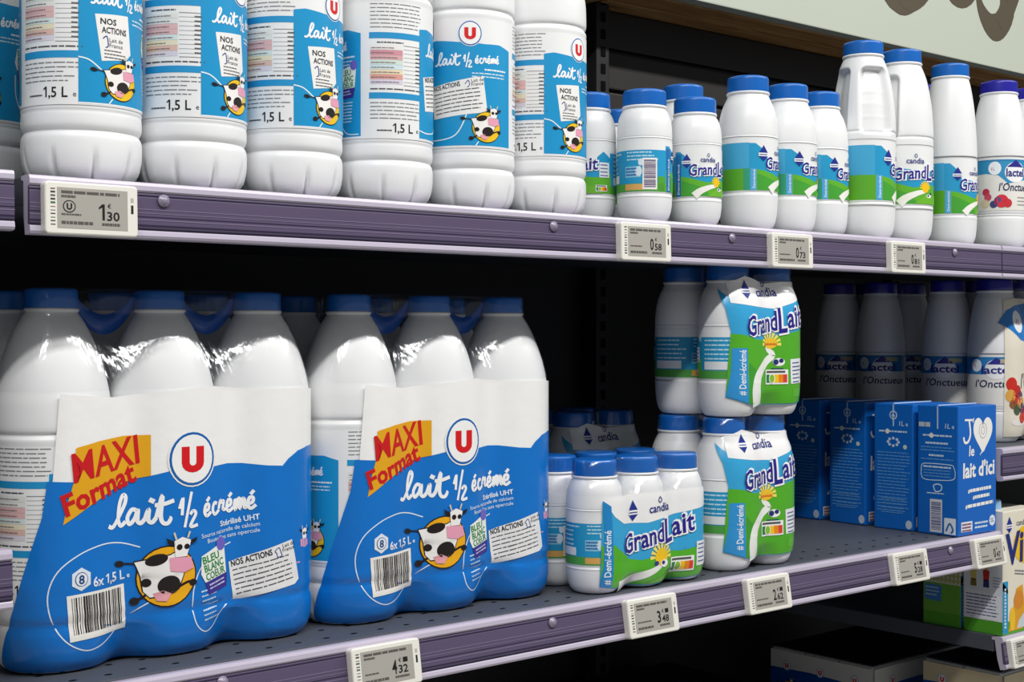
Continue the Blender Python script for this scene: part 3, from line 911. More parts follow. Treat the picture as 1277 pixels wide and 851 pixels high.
def price_tag(x, ztop, tilt, big, small, label, promo='', logo=False):
    t = thing('price_tag', label, 'price tag', (x, Yf + .001 - math.sin(tilt) * .003, ztop - .005))
    t.rotation_euler = (-tilt, 0, 0)
    link('case', tag_body, t)
    s = link('screen', tag_screen, t)
    cv = Canvas()
    K = '#1e1c1c'
    G = '#5b5753'
    cv.lines(-24, -8.6, 46, 1, 3, 2.1, G, 0, jit=.05)
    cv.lines(-24, -11.6, 12, 1, 3, 1.8, G, 0, jit=.1)
    if big == '1': cv.one(9.3, -27, 12, 4.6, K, 0)
    else: cv.text(big, 9.5, -27, 16.5, K, 0, .02, align='R', width=5.2)
    cv.text(small, 11, -27, 9.4, K, 0, .02, width=10)
    cv.text('€', 11.5, -17.8, 4.6, K, 0, .01)
    if promo: cv.rect(16.2, -18.4, 5, 4.2, K, 0)
    cv.lines(-24, -24.5, 20, 1, 3, 1.3, G, 0, jit=.3)
    cv.lines(-24, -31, 26, 1, 3, 2.3, G, 0, jit=.2)
    cv.lines(7, -31, 15, 1, 3, 2.0, G, 0, jit=.05)
    if logo:
        cv.ell(-18, -18, 4.9, 4.6, K, 0)
        cv.ell(-18, -18, 4.1, 3.8, '#a9a59d', 1)
        cv.text('U', -18, -20.2, 6.2, K, 2, .05, align='C')
    link('print', cv.mesh('print', front_plane, .05, off=.0088, dl=.00008), s)
    cv = Canvas()
    for i in range(11):
        cv.rect(-32, -6 - i * 2.6, 3.6, random.choice((.6, .9, 1.4)), random.choice(('#4a4a4a', '#6a6a66', '#3f6f4c', '#7a5a52')), 0)
    cv.rect(30.2, -21, 2, 6.5, '#2a2a28', 0)
    cv.rect(30.0, -12.5, 2.4, 3.4, '#b9b5aa', 0)
    link('marking', cv.mesh('marking', front_plane, .05, off=.0086), t)['kind'] = 'stuff'
    return t
for x, big, sm, pr, lg, lb in ((.4365, '1', '30', '', True, 'ivory price tag reading 1 30 with small round logo, under the tall bottles'),
                               (1.0175, '0', '58', '', False, 'ivory price tag reading 0 58 under the small barcode bottle'),
                               (1.2495, '0', '73', '', False, 'ivory price tag reading 0 73 under the half litre bottles'),
                               (1.4715, '0', '81', '', False, 'ivory price tag reading 0 81 under the gripped litre bottles')):
    price_tag(x * 1.0085, ZU, TU, big, sm, lb, pr, lg)
for x, big, sm, pr, lb in ((.6955, '4', '32', 'p', 'ivory price tag reading 4 32 under the blue milk six-packs'),
                           (1.021, '3', '48', 'p', 'ivory price tag reading 3 48 under the pack of small milk bottles'),
                           (1.2025, '2', '62', 'p', 'ivory price tag reading 2 62 under the stacked four-packs'),
                           (1.469, '5', '28', 'p', 'ivory price tag starting with 5 below the bare stretch of shelf'),
                           (1.6465, '0', '47', '', 'ivory price tag below the heart front milk carton')):
    price_tag(x * 1.0125, ZL, TL, big, sm, lb, pr)
price_tag(1.757, ZN2, TL, '1', '17', 'ivory price tag on the low rail under the yellow and white carton')

# ------------------------------------------------------------------ bottles on the upper shelf
def beta(x, y): return math.atan2(x, y)
rad = math.radians
Y15 = 1.055
big15 = [(.4594, -128, 'white 1,5 litre milk bottle above the 1 30 price tag'),
         (.5530, -115, 'white 1,5 litre milk bottle right beside the one above the 1 30 tag'),
         (.6476, -121, 'white 1,5 litre milk bottle next to the bottle turned to its text side'),
         (.7460, -260, 'white 1,5 litre milk bottle turned to show its whole text column'),
         (.8445, 3.5, 'white 1,5 litre milk bottle with slanted landscape card on blue front'),
         (.9387, -121, 'white 1,5 litre milk bottle standing beside the small capped bottles')]
for x, a, lb in big15:
    put_bottle('L15', 'milk_bottle', (x, Y15, ZU - .0005), -beta(x, Y15) + rad(a), lb, group='1,5 litre bottles on the upper shelf')
put_bottle('L15', 'milk_bottle', (.424, 1.187, ZU - .0005), rad(-180), 'white 1,5 litre milk bottle set back behind the one above the 1 30 tag', group='1,5 litre bottles on the upper shelf')
put_bottle('L15', 'milk_bottle', (.333, 1.050, ZU + .0015), rad(-60), 'white 1,5 litre milk bottle at the front of the adjoining upper shelf', group='1,5 litre bottles on the upper shelf')
rows = [('S25', 1.0385, 1.09, -38, 'small blue capped milk bottle half hidden by the 1,5 litre bottle'),
        ('S25', 1.0690, 1.037, 138, 'small blue capped milk bottle turned to its barcode, above tag 0 58'),
        ('S25', 1.145, 1.15, 60, 'small blue capped milk bottle peeking out behind the barcode bottle'),
        ('S25', 1.1474, 1.037, 45, 'small blue capped milk bottle with picture front, beside the barcode bottle'),
        ('S50', 1.228, 1.128, 90, 'half litre milk bottle standing behind the small picture front bottle'),
        ('S50', 1.2420, 1.042, 92, 'half litre milk bottle beside the small picture front bottle'),
        ('S50', 1.318, 1.046, 85, 'half litre milk bottle above the 0 73 price tag'),
        ('S50', 1.391, 1.055, 92, 'half litre milk bottle right before the gripped litre bottle'),
        ('L1H', 1.467, 1.047, 111, 'litre milk bottle with vertical handle between two sunk grip panels'),
        ('L1H', 1.5492, 1.047, 42, 'litre milk bottle with ridged grip and its picture facing out'),
        ('L1C', 1.6600, 1.047, 78, 'tapering round litre milk bottle with blue cap and plain shoulders'),
        ('ONC', 1.7810, 1.047, 14, 'cream milk bottle with indigo cap beside the tapering litre bottle'),
        ('ONC', 1.738, 1.128, 60, 'cream milk bottle with indigo cap tucked behind the tapering bottle'),
        ('ONC', 1.8680, 1.052, 20, 'cream milk bottle with indigo cap beyond the first cream bottle')]
for key, x, y, a, lb in rows:
    put_bottle(key, 'milk_bottle', (x, y, ZU - .0005), -beta(x, y) + rad(a), lb, group='dairy bottles on the upper shelf')

# ------------------------------------------------------------------ shrink-wrapped packs
class Film:
    def __init__(self, n, p, r, prof, slack=.0008, k_mid=.3, bot=.03, dmax=.02, top=None, capz=.15, capr=.023):
        self.n, self.p, self.r, self.prof = n, p, r, prof
        self.capz, self.capr = capz, capr
        self.slack, self.k_mid, self.bot, self.dmax, self.top = slack, k_mid, bot, dmax, top
        zs = [q[1] for q in prof]
        self.h = max(zs)
    def R(self, v):
        R = max(rad_at(self.prof, max(v, .0008)), .01)
        if self.top and v > self.top:
            t = min(1, (v - self.top) / (self.capz - self.top))
            R = max(R, self.r + (self.capr + .0006 - self.r) * t)
        return R + self.slack
    def k(self, v):
        t = max(0, 1 - v / self.bot)
        k = self.k_mid + (0.85 - self.k_mid) * t ** .7
        return k
    def front(self, u, v, o):
        R = self.R(v) if v < self.bot * 2 or (self.top and v > self.top) else self.r + self.slack
        L = (self.n - 1) * self.p
        if u < 0:
            th = u / self.r
            return ((R + o) * math.sin(th), -(R + o) * math.cos(th), v)
        if u > L:
            th = (u - L) / self.r
            return (L + (R + o) * math.sin(th), -(R + o) * math.cos(th), v)
        dep = self.k(v) * self.dmax * math.sin(PI * u / self.p) ** 4
        return (u, -(R - dep + o), v)
def wrap_mesh(name, n, m_, p, prof, z0, z1, capz, capr, caph, pd=None, mat_=None, hole=True):
    """clear film hugging an n by m block of bottles, from z0 over the shoulders to the caps"""
    pd = pd or p
    L, D = (n - 1) * p, (m_ - 1) * pd
    def ring(R, dep):
        pts = []
        corners = [(0, 0, PI, 1.5 * PI), (L, 0, 1.5 * PI, 2 * PI), (L, D, 0, .5 * PI), (0, D, .5 * PI, PI)]
        for ci, (cx, cy, a0, a1) in enumerate(corners):
            for i in range(9):
                a = a0 + (a1 - a0) * i / 8
                pts.append((cx + R * math.cos(a), cy + R * math.sin(a)))
            nx, ny = corners[(ci + 1) % 4][:2]
            cnt = (n if ci % 2 == 0 else m_) - 1
            ox, oy = [(0, 1), (-1, 0), (0, -1), (1, 0)][ci]
            ex = [(cx, cy - R), (cx + R, cy), (cx, cy + R), (cx - R, cy)][ci]
            ey = [(nx, ny - R), (nx + R, ny), (nx, ny + R), (nx - R, ny)][ci]
            for i in range(1, cnt * 10):
                t = i / (cnt * 10)
                f = (t * cnt) % 1
                s = math.sin(PI * f) ** 2 * dep
                pts.append((ex[0] + (ey[0] - ex[0]) * t + ox * s, ex[1] + (ey[1] - ex[1]) * t + oy * s))
        return pts
    levels = []
    N = 14
    for i in range(N + 1):
        z = z0 + (z1 - z0) * i / N
        levels.append((z, rad_at(prof, z) + .0014, .004 + .010 * (i / N)))
    levels.append((capz + .001, capr + .0016, .014))
    levels.append((capz + caph - .001, capr + .0012, .014))
    levels.append((capz + caph + .0008, capr - .002, .012))
    bm = bmesh.new()
    rs = [[bm.verts.new((x, y, z)) for x, y in ring(R, d)] for z, R, d in levels]
    for a, b in zip(rs, rs[1:]):
        for i in range(len(a)):
            j = (i + 1) % len(a)
            bm.faces.new((a[i], a[j], b[j], b[i]))
    bm.faces.new(rs[-1])
    bmesh.ops.recalc_face_normals(bm, faces=bm.faces)
    return mesh_of(bm, name, mat_ or M_FILM, True)

# ---- six-pack of 1.5 litre bottles
PP = .0935
def six_art():
    cv = Canvas('film')
    B = '#0671c8'
    Lm = 2 * PP * 1000
    cv.poly([(-18, 140), (-12, 217), (33, 213), (80, 217), (117, 220), (150, 217), (Lm + 18, 216), (Lm + 58, 214), (Lm + 58, 100), (60, 100), (0, 100)], '#f1f1ef', 0)
    blue = [(-65, 2), (-50, 45), (-36, 88), (-25, 122), (-21, 150), (-7, 149), (10, 148), (40, 147), (64, 149), (79, 152), (118, 153), (135, 154.5), (148, 154), (170, 151), (184, 150), (190, 156), (200, 162), (214, 165), (Lm + 58, 166), (Lm + 58, 2)]
    for x in (Lm + 20, Lm, 160, 130, 100, 70, 40, 20, 0, -20, -40):
        blue.append((x, 1.5))
    cv.poly(blue, B, 1)
    cv.poly([(0, 175), (20, 179.5), (42, 182), (64, 182), (64, 149), (50, 147), (35, 142), (12, 130), (-10, 116), (-6, 135), (-1, 152)], '#e3a516', 3)
    cv.text('MAXI', -2, 148, 32, '#c8161b', 4, .016, .12, rot=12, width=59)
    cv.text('Format', -8, 122.5, 23, '#c8161b', 4, .03, .1, rot=21, width=66)
    u_logo(cv, 99, 161, 22, 3)
    script_milk(cv, 34, 110.5, 11.2, 3, 1)
    cv.text('Stérilisé UHT', 163, 106, 6.6, '#dfeaf6', 3, .025, rot=6, width=36, align='R')
    cv.text('Source naturelle de calcium', 163, 100.5, 5, '#cfe0f2', 3, .012, rot=6, width=56, align='R')
    cv.text('Bouteilles sans opercule', 163, 95.3, 5, '#cfe0f2', 3, .012, rot=6, width=50, align='R')
    cv.stroke([(56, 92), (40, 97), (22, 98), (2, 92), (-14, 80), (-21, 62), (-18, 42), (-8, 26), (6, 17.5), (18, 18), (30, 24), (45, 37), (66, 49)], 1.0, '#dfeaf6', 2)
    cv.stroke([(138, 88), (116, 80), (104, 66), (99, 45), (102, 26), (111, 17.5), (120, 21), (130, 33), (141, 40)], 1.0, '#dfeaf6', 2)
    hexa = [(4 + 8.6 * math.cos(PI / 3 * i + PI / 2), 73 + 9.2 * math.sin(PI / 3 * i + PI / 2)) for i in range(6)]
    cv.conv(hexa, '#dfe7f0', 3)
    cv.ell(4, 73, 5.2, 5.6, '#0b4fa0', 4)
    cv.ell(4, 73, 4.6, 5.0, '#e6ecf2', 5)
    cv.text('8', 4, 69.6, 9.6, '#15447c', 6, .02, align='C')
    cv.text('6x', 14, 66, 10.5, '#e6eef8', 3, .025, rot=4, width=9.5)
    cv.one(28, 67, 7.4, 3, '#e6eef8', 3)
    cv.text(',5 L', 29.2, 67.2, 10.5, '#e6eef8', 3, .025, rot=4, width=14)
    cv.text('e', 45, 69, 5.5, '#e6eef8', 3, .02)
    cv.barcode(-5, 25, 50, 36, 3, rot=4)
    cow(cv, 77, 68, 25, 3)
    heart_badge(cv, 121, 67, .8, 4, 14)
    cv.lines(107, 50, 17, 7, 4, 1.3, '#b9d3ef', 3, rot=8, jit=.2)
    cv.conv([(136, 71.5), (193, 86), (201, 51), (196, 47), (141, 38)], '#e8e8e8', 3)
    cv.text('NOS ACTIONS', 139, 67, 7.4, '#22222a', 4, .025, rot=12, width=36)
    cv.text('Lait de', 184, 79.5, 4.5, '#22222a', 4, 0, rot=12)
    cv.text('France', 184, 75.8, 4.5, '#22222a', 4, 0, rot=12)
    cv.stroke([(176, 77), (180, 80), (182, 76), (183, 73), (179, 72), (178, 75)], .7, '#1d3f8c', 4, closed=True)
    cv.lines(140, 63.5, 54, 6, 4.1, .9, '#4c4c54', 4, rot=10.5, jit=.12)
    return cv
film15 = Film(3, PP, R15, P15, .0010, .34, .034, .024)
six_print = six_art().mesh('front_print', film15.front, .003, .004, off=.0002, dl=.0002)
six_wrap = wrap_mesh('clear_film', 3, 2, PP, P15, .2185, .279, .2838, .0203, .0155)
def sag_band():
    """blue carry strip hanging in loops between neighbouring caps"""
    bm = bmesh.new()
    for g in range(2):
        n = 18
        rows_ = []
        for i in range(n + 1):
            t = i / n
            x = g * PP + .019 + (PP - .038) * t
            sag = .020 * (1 - (2 * t - 1) ** 2)
            zt = .2990 - sag
            h = .0135 + .003 * math.sin(PI * t)
            rows_.append([bm.verts.new((x, .006 + y, z)) for y, z in ((0, zt), (.0008, zt - h), (.0016, zt - h), (.0012, zt))])
        for a, b in zip(rows_, rows_[1:]):
            for i in range(4):
                bm.faces.new((a[i], a[(i + 1) % 4], b[(i + 1) % 4], b[i]))
        bm.faces.new(rows_[0][::-1]); bm.faces.new(rows_[-1])
    bmesh.ops.recalc_face_normals(bm, faces=bm.faces)
    return mesh_of(bm, 'carry_strip', mat('blue_strip_film', '#0d52b0', .3, .5, coat=.3), True)
strip_me = sag_band()
def six_pack(x, y, z, label, rots, rz=0):
    t = thing('milk_six_pack', label, 'milk pack', (x, y, z), rz, 'wrapped six-packs of 1,5 litre milk')
    for i in range(3):
        for j in range(2):
            pack_bottle('L15', t, i * PP, j * PP, rad(rots[j * 3 + i]), True)
    f = link('shrink_film', six_wrap, t)
    link('front_print', six_print, f)
    link('carry_strip', strip_me, t)
    return t
six_pack(.4500, 1.092, ZL, 'blue and white milk six-pack nearest the adjoining shelf end', [-150, 0, 0, -140, 40, 90])
six_pack(.7330, 1.092, ZL, 'blue and white milk six-pack above the 4 32 price tag', [-100, 0, 0, -150, 40, 90])

# ---- dairy packs
def pack_scene(cv, L, r, H, rowtop, two):
    """sky, meadow, word and badges printed on the film front; L axis span, mm"""
    x1 = L + r * 1.05
    sky, mead = '#35a3d6', '#52ad25'
    if not two:
        cv.poly([(-17, 8), (-14, 95), (-6, 90), (5, 84), (13, 79), (30, 74), (48, 73), (78, 77), (105, 82), (x1, 88), (x1, 5), (L, 4), (90, 3), (60, 2), (30, 4), (0, 5)], sky, 0)
        cv.poly([(-14, 95), (-4, 97), (20, 99), (60, 98), (100, 99), (x1, 98), (x1, 80), (78, 72), (48, 68), (13, 70), (0, 78)], '#efefef', 0.5)
        cv.poly([(-16, 9), (-15, 50), (-1, 50), (10, 42), (23, 33), (40, 30), (56, 32), (75, 36), (100, 34), (x1, 40), (x1, 6), (L, 5), (90, 4), (60, 3), (30, 5), (0, 6)], mead, 1)
        cv.poly([(-17, 8), (-13, 30), (-12, 60), (-14, 95), (-5, 89), (-3, 60), (-2, 30), (-3, 7)], '#1f84c6', 2)
        vtext(cv, '# Demi-écrémé', -5.2, 10, 10.5, '#eaf2f8', 3, 55)
        drop_logo(cv, 29, 80.5, 1.35, 3)
        brand_candia(cv, 65, 78.5, 1.45, 3, rot=3)
        for i in range(9):
            t = PI * i / 8
            cv.conv([(68 + 17 * math.cos(t - .13), 31 + 15 * math.sin(t - .13)), (68 + 17 * math.cos(t + .13), 31 + 15 * math.sin(t + .13)), (68, 31)], '#f3e06a', 2)
        cv.ell(68, 31, 10, 9, '#f4c51c', 3)
        cv.stroke([(8, 6), (34, 12), (58, 18), (70, 25), (66, 30)], 11, '#eef0ea', 2, taper=lambda t: 1.1 - t)
        cv.poly([(48, 5), (70, 10), (84, 18), (80, 6), (60, 3.5)], '#6cba2e', 3)
        cv.ell(72, 24, 6, 4, '#f4f2ee', 4); cv.ell(70, 25, 2.4, 2, '#2b2f7a', 5); cv.ell(60, 25, 3.2, 2.4, '#2b3f8a', 4)
        grandlait_word(cv, 14, 38, 106, 5, 9.5, size=28)
        nutri(cv, 85, 12, 32, 4)
        cv.rect(121, 16, 20, 26, '#e6e9ec', 3); cv.lines(123, 38, 16, 5, 4.5, 1.2, '#3a3f8a', 4)
    else:
        cv.poly([(-30, 22), (-26, 60), (-24, 95), (-30, 120), (-42, 142), (-24, 131), (11, 129), (28, 128), (44, 126), (60, 130), (x1, 139), (x1, 14), (L, 12), (34, 12), (13, 11), (-2, 14)], sky, 0)
        cv.poly([(-30, 149), (-14, 152), (0, 156), (20, 152), (34, 148), (52, 150), (x1, 152), (x1, 134), (60, 124), (44, 120), (11, 122), (-24, 126)], '#efefef', 0.5)
        cv.poly([(-27, 60), (-24, 92), (-10, 91), (8, 86), (21, 85), (40, 88), (60, 92), (x1, 99), (x1, 15), (L, 13), (34, 13), (13, 12), (-2, 15), (-29, 23)], mead, 1)
        cv.poly([(-29, 23), (-24, 50), (-23, 76), (-5, 76), (-4, 50), (-2, 15)], '#2f92d2', 2)
        vtext(cv, '# Demi-écrémé', -7, 24, 11.5, '#eaf2f8', 3, 50)
        cv.stroke([(14, 12), (10, 30), (14, 46), (28, 60), (40, 68), (30, 76), (36, 82)], 11, '#eef0ea', 2, taper=lambda t: 1.5 - 1.25 * t)
        cv.poly([(-2, 16), (8, 14), (7, 34), (10, 50), (-2, 60)], '#3f9c2c', 2)
        for i in range(9):
            t = PI * i / 8
            cv.conv([(36 + 15 * math.cos(t - .13), 80 + 14 * math.sin(t - .13)), (36 + 15 * math.cos(t + .13), 80 + 14 * math.sin(t + .13)), (36, 80)], '#f3e06a', 2)
        cv.ell(36, 81, 10, 6, '#f0c02a', 3)
        cv.lines(26, 79, 20, 1, 2, 2.2, '#d9722e', 4)
        cv.ell(48, 60, 8, 4.5, '#f0f0f0', 3); cv.ell(44, 60, 3.4, 3.2, '#24306f', 4); cv.ell(51, 61.5, 3, 2.4, '#24306f', 4)
        cv.lines(38, 52, 18, 1, 2, 1.2, '#2a3a6a', 3)
        drop_logo(cv, -2, 140, 1.3, 3)
        brand_candia(cv, 32, 134, 1.65, 3, rot=2)
        grandlait_word(cv, -5, 89, 94, 5, 8, size=31)
        nutri(cv, 28, 35, 33, 4)
        cv.rect(66, 35, 22, 28, '#e6e9ec', 3, rot=3); cv.lines(68, 58, 17, 6, 4.3, 1.2, '#3a3f8a', 4, rot=3)
        cv.rect(70, 20, 18, 10, '#5cb42c', 2)
def layered(cv):                             # half layers become whole ones
    ls = sorted({q[2] for q in cv.f})
    ix = {l: i for i, l in enumerate(ls)}
    cv.f = [(p, c, ix[l], e) for p, c, l, e in cv.f]
    return cv
P3, P2 = .0605, .0690
f3 = Film(3, P3, .0290, P25, .0010, .32, .018, .014, top=.088, capz=.1185, capr=.0228)
c3 = Canvas('film'); pack_scene(c3, 2 * P3 * 1000, 29, 135, 0, False)
print3 = layered(c3).mesh('front_print', f3.front, .0025, .003, off=.0002, dl=.00018)
wrap3 = wrap_mesh('clear_film', 3, 2, P3, P25, .0995, .1155, .1185, .0228, .0165)
f2 = Film(2, P2, .0335, P50, .0010, .32, .026, .016, top=.104, capz=.1515, capr=.0232)
c2 = Canvas('film'); pack_scene(c2, P2 * 1000, 33.5, 170, 0, True)
print2 = layered(c2).mesh('front_print', f2.front, .0025, .003, off=.0002, dl=.00018)
wrap2 = wrap_mesh('clear_film', 2, 2, P2, P50, .1400, .1485, .1515, .0232, .0175)
def dairy_pack(kind, x, y, z, label, rz=0, rots=None):
    n, p, key, pr, wr = (3, P3, 'S25', print3, wrap3) if kind == 3 else (2, P2, 'S50P', print2, wrap2)
    t = thing('milk_multipack', label, 'milk pack', (x, y, z), rz, 'wrapped packs of small milk bottles')
    for i in range(n):
        for j in range(2):
            pack_bottle(key, t, i * p, j * p, rad((rots or {}).get((i, j), 95)))
    f = link('shrink_film', wr, t)
    link('front_print', pr, f)
    return t
dairy_pack(3, .999, 1.040, ZL, 'six-pack of small milk bottles standing above the 3 48 tag', rad(0), {(0, 0): 118, (0, 1): 118})
dairy_pack(2, 1.207, 1.047, ZL, 'four-pack of half litre milk bottles standing above the 2 62 tag', 0, {(0, 0): 165, (0, 1): 150})
dairy_pack(2, 1.211, 1.045, ZL + .1705, 'four-pack of half litre milk bottles stacked on top of another four-pack', rad(-2.5), {(0, 0): 165, (0, 1): 150})
dairy_pack(2, 1.150, 1.235, ZL, 'dim four-pack of half litre milk bottles behind the small six-pack', 0)

# ---- cream milk packs of the next bay
def cream_print():
    cv = Canvas('film')
    L = 76.0
    cv.poly([(-26, 8), (-24, 200), (0, 203), (L, 203), (L + 36, 203), (L + 36, 8)], '#e3dccb', 0)
    cv.poly([(-34, 168), (-20, 186), (0, 193), (30, 196), (L + 36, 198), (L + 36, 150), (30, 140), (6, 144), (-14, 158), (-28, 166)], '#1f78c4', 1)
    cv.ell(2, 170, 11, 16, '#e8eef2', 2, rot=15)
    cv.text('1L', 2, 166, 11, '#a0407e', 3, .02, align='C')
    cv.ell(44, 140, 24, 20, '#26267e', 2); cv.ell(44, 140, 22.5, 18.5, '#eef0f2', 3)
    cv.text('lactel', 44, 134, 19, '#27277f', 4, .03, align='C', width=40)
    cv.text("l'Onctueux", 46, 76, 30, '#191b40', 3, 0, .12, align='C', width=84)
    for (a, b, r, c) in ((-14, 82, 9, '#c92f22'), (-4, 72, 8, '#c22b20'), (-16, 66, 8, '#d8a24a'), (-6, 60, 8, '#c9352a'), (4, 56, 8, '#d99a54'), (2, 66, 6, '#35406f'), (8, 48, 7, '#39456f'), (14, 40, 9, '#c42f26'), (-4, 46, 7, '#4a5a3a'), (8, 34, 7, '#d0442f'), (-12, 54, 6, '#8a5a34')):
        cv.ell(a, b, r, r * 1.1, c, 3, 14)
    cv.ell(2, 28, 16, 5, '#eceae2', 2)
    return cv
fo = Film(2, .076, .0370, PO, .0010, .32, .026, .016, top=.135, capz=.2145, capr=.0246)
cream_pr = cream_print().mesh('front_print', fo.front, .004, .006, off=.0002, dl=.00014)
cream_wr = wrap_mesh('clear_film', 2, 2, .076, PO, .2035, .2105, .2145, .0246, .0165)
for y, lb in ((1.083, 'cream milk four-pack with berries on film, left of bay front'), (1.275, 'dim cream milk four-pack set back behind the berry pack')):
    if 'left of' in lb: lb = 'cream milk four-pack with berries printed on its film'
    t = thing('milk_multipack', lb, 'milk pack', (1.832, y, ZN), 0, 'cream milk packs in the next bay')
    for i in range(2):
        for j in range(2):
            pack_bottle('ONC', t, i * .076, j * .076, -beta(1.83, y) + rad(-168 if (i, j) != (0, 1) else -176))
    f = link('shrink_film', cream_wr, t)
    if y < 1.1: link('front_print', cream_pr, f)

# ------------------------------------------------------------------ cartons
def carton_body(name, w, d, h, m):
    """brick carton with softly folded top: side folds sunk, ears flat"""
    bm = bmesh.new()
    box_bm(bm, 0, w, 0, d, 0, h, .0016)
    return mesh_of(bm, name, m)
CW, CD, CH = .0915, .060, .168
M_CART = mat('blue_carton_board', '#0d64c0', .38, .5)
cart_body = carton_body('body', CW, CD, CH, M_CART)
bm = bmesh.new()
box_bm(bm, .001, CW - .001, CD / 2 - .0012, CD / 2 + .0012, CH - .0005, CH + .0012)
box_bm(bm, -.0004, .0006, CD / 2 - .0008, CD / 2 + .0008, CH - .030, CH - .001)
cart_seam = mesh_of(bm, 'top_seam', mat('pale_blue_seam', '#b9cfe8', .4))
def cart_front():
    cv = Canvas()
    Wt = '#efeeea'
    X = lambda u: 91.5 + u
    cv.stroke([(X(-66), 150), (X(-63), 132), (X(-68), 122), (X(-76), 121), (X(-79), 128)], 3.4, Wt, 0)
    cv.stroke([(X(-76), 150), (X(-58), 149.5)], 2.6, Wt, 0, False)
    cv.stroke([(X(-55), 152), (X(-57), 146)], 2, Wt, 0, False)
    hx, hy = X(-33), 131
    pts = []
    for i in range(36):
        t = 2 * PI * i / 36
        pts.append((hx + 23 * math.sin(t) ** 3 + (-6 if math.cos(t) < -.9 else 0), hy + (13 * math.cos(t) - 5 * math.cos(2 * t) - 2 * math.cos(3 * t) - math.cos(4 * t)) * 1.75))
    cv.poly(pts, Wt, 0)
    cv.stroke([(hx + 9 * math.cos(2 * PI * i / 14), hy + 4 + 10 * math.sin(2 * PI * i / 14)) for i in range(14)], .8, '#a9a7a0', 1, closed=True)
    cv.stroke([(hx + 4 * math.cos(2 * PI * i / 10), hy + 4 + 5 * math.sin(2 * PI * i / 10)) for i in range(10)], .8, '#a9a7a0', 1, closed=True)
    cv.text('le', X(-66), 103, 19, Wt, 0, .02, .08)
    cv.text("lait d'ici", X(-80), 75, 27, Wt, 0, .03, .05, rot=1.5, width=75)
    for (a, b, w) in ((-68, 55, 55), (-57, 46, 40), (-74, 35, 66)):
        cv.text('#', X(a), b, 7, Wt, 0, .03)
        cv.lines(X(a) + 5, b + .4, w - 5, 1, 3, 4.2, Wt, 0, rot=2, jit=0)
    cv.rect(X(-84), 5, 26, 13, '#dfe6ee', 0); cv.lines(X(-82), 13.5, 22, 3, 4, 2.2, '#8a4a6a', 1, jit=.1)
    cv.lines(X(-52), 13, 32, 2, 5.5, 2.6, '#c9d9ea', 0, jit=.1)
    cv.ell(X(-10), 15, 7.5, 7.5, '#d9e3ee', 0, 8); cv.lines(X(-14), 16, 8, 2, 3, 1.4, '#7a8fb0', 1)
    return cv.mesh('front_print', lambda u, v, o: (u, -o, v), .1, off=.0002)
def cart_side(full):
    cv = Canvas()
    W1, B2 = '#c8dcf0', '#5f9ad6'
    if full:
        cv.rect(2, 140, 9, 6, '#b9c4cc', 0); cv.rect(12, 140, 7, 6, '#b9c4cc', 0)
        cv.text('1L', 41, 139, 9, W1, 0, .01, .1); cv.text('e', 51, 139, 8, W1, 0, .01)
        cv.lines(8, 128, 44, 1, 3, 2.2, W1, 0, jit=.05)
        cv.ell(21, 129, 3, 3.4, '#eceae6', 1)
        cv.lines(12, 118, 34, 1, 3, 2.4, W1, 0, jit=.05)
        cv.lines(5, 113, 50, 2, 4, 1.4, B2, 0, jit=.1)
        cv.lines(17, 102, 22, 1, 3, 2.4, W1, 0, jit=.05)
        cv.lines(5, 97.5, 50, 1, 4, 1.4, B2, 0, jit=.05)
        cv.stroke([(6, 88), (6, 76), (12, 71), (30, 71), (52, 73), (56, 80), (54, 89), (48, 92), (12, 92)], 1.1, W1, 0, closed=True)
        cv.lines(9, 87, 42, 1, 3, 2.2, W1, 1, jit=.05)
        cv.lines(9, 83, 42, 3, 3.8, 1.3, B2, 1, jit=.1)
        cv.stroke([(24, 64), (30, 66), (36, 64), (35, 58), (28, 56), (25, 60)], 1.6, W1, 0, closed=True)
        cv.lines(14, 53, 34, 1, 3, 1.4, W1, 0)
        cv.barcode(19, 3, 18, 43, 0, vertical=True, bg_='#d6d6dc', fg='#3f4a8c')
        cv.rect(40, 2, 17, 21, '#d9e3ec', 0); cv.stroke([(43, 6), (48, 16), (53, 8), (50, 4)], 2.4, '#2a62a8', 1)
    else:
        cv.ell(30, 153, 6, 6, '#c4d6ea', 0, 16); cv.ell(30, 153, 4.4, 4.4, '#0d64c0', 1, 16)
        cv.conv([(27, 151), (33, 151), (30, 156.5)], '#c4d6ea', 2)
        cv.text('1L', 39, 139, 9, W1, 0, .01, .1); cv.text('e', 49, 139, 8, W1, 0, .01)
        cv.lines(8, 130, 44, 1, 3, 2.2, W1, 0, jit=.05)
        cv.ell(21, 131, 3, 3.4, '#eceae6', 1)
        for i in range(8):
            cv.ell(30 + 8 * math.cos(i * PI / 4), 117 + 5 * math.sin(i * PI / 4), 2.2, 2.0, W1, 0, 8)
        cv.ell(48, 111, 3, 3, '#c9d9c9', 0)
        cv.lines(5, 102, 51, 19, 4.3, 1.3, B2, 0, jit=.2)
        cv.lines(12, 40, 40, 4, 6, 1.2, B2, 1, jit=.2)
        cv.ell(54, 8, 5, 6, '#b9c9da', 0, 10)
    # layout runs from the back edge to the front edge of the left face
    return cv.mesh('side_print', lambda u, v, o: (-o, CD - u, v), .1, off=.0002)
cf, cs1, cs2 = cart_front(), cart_side(True), cart_side(False)
clabels = ['blue milk carton with big white heart, foremost of its column',
           'blue milk carton right behind the heart front carton',
           'blue milk carton third back in the carton column',
           'dim blue milk carton fourth back in the carton column']
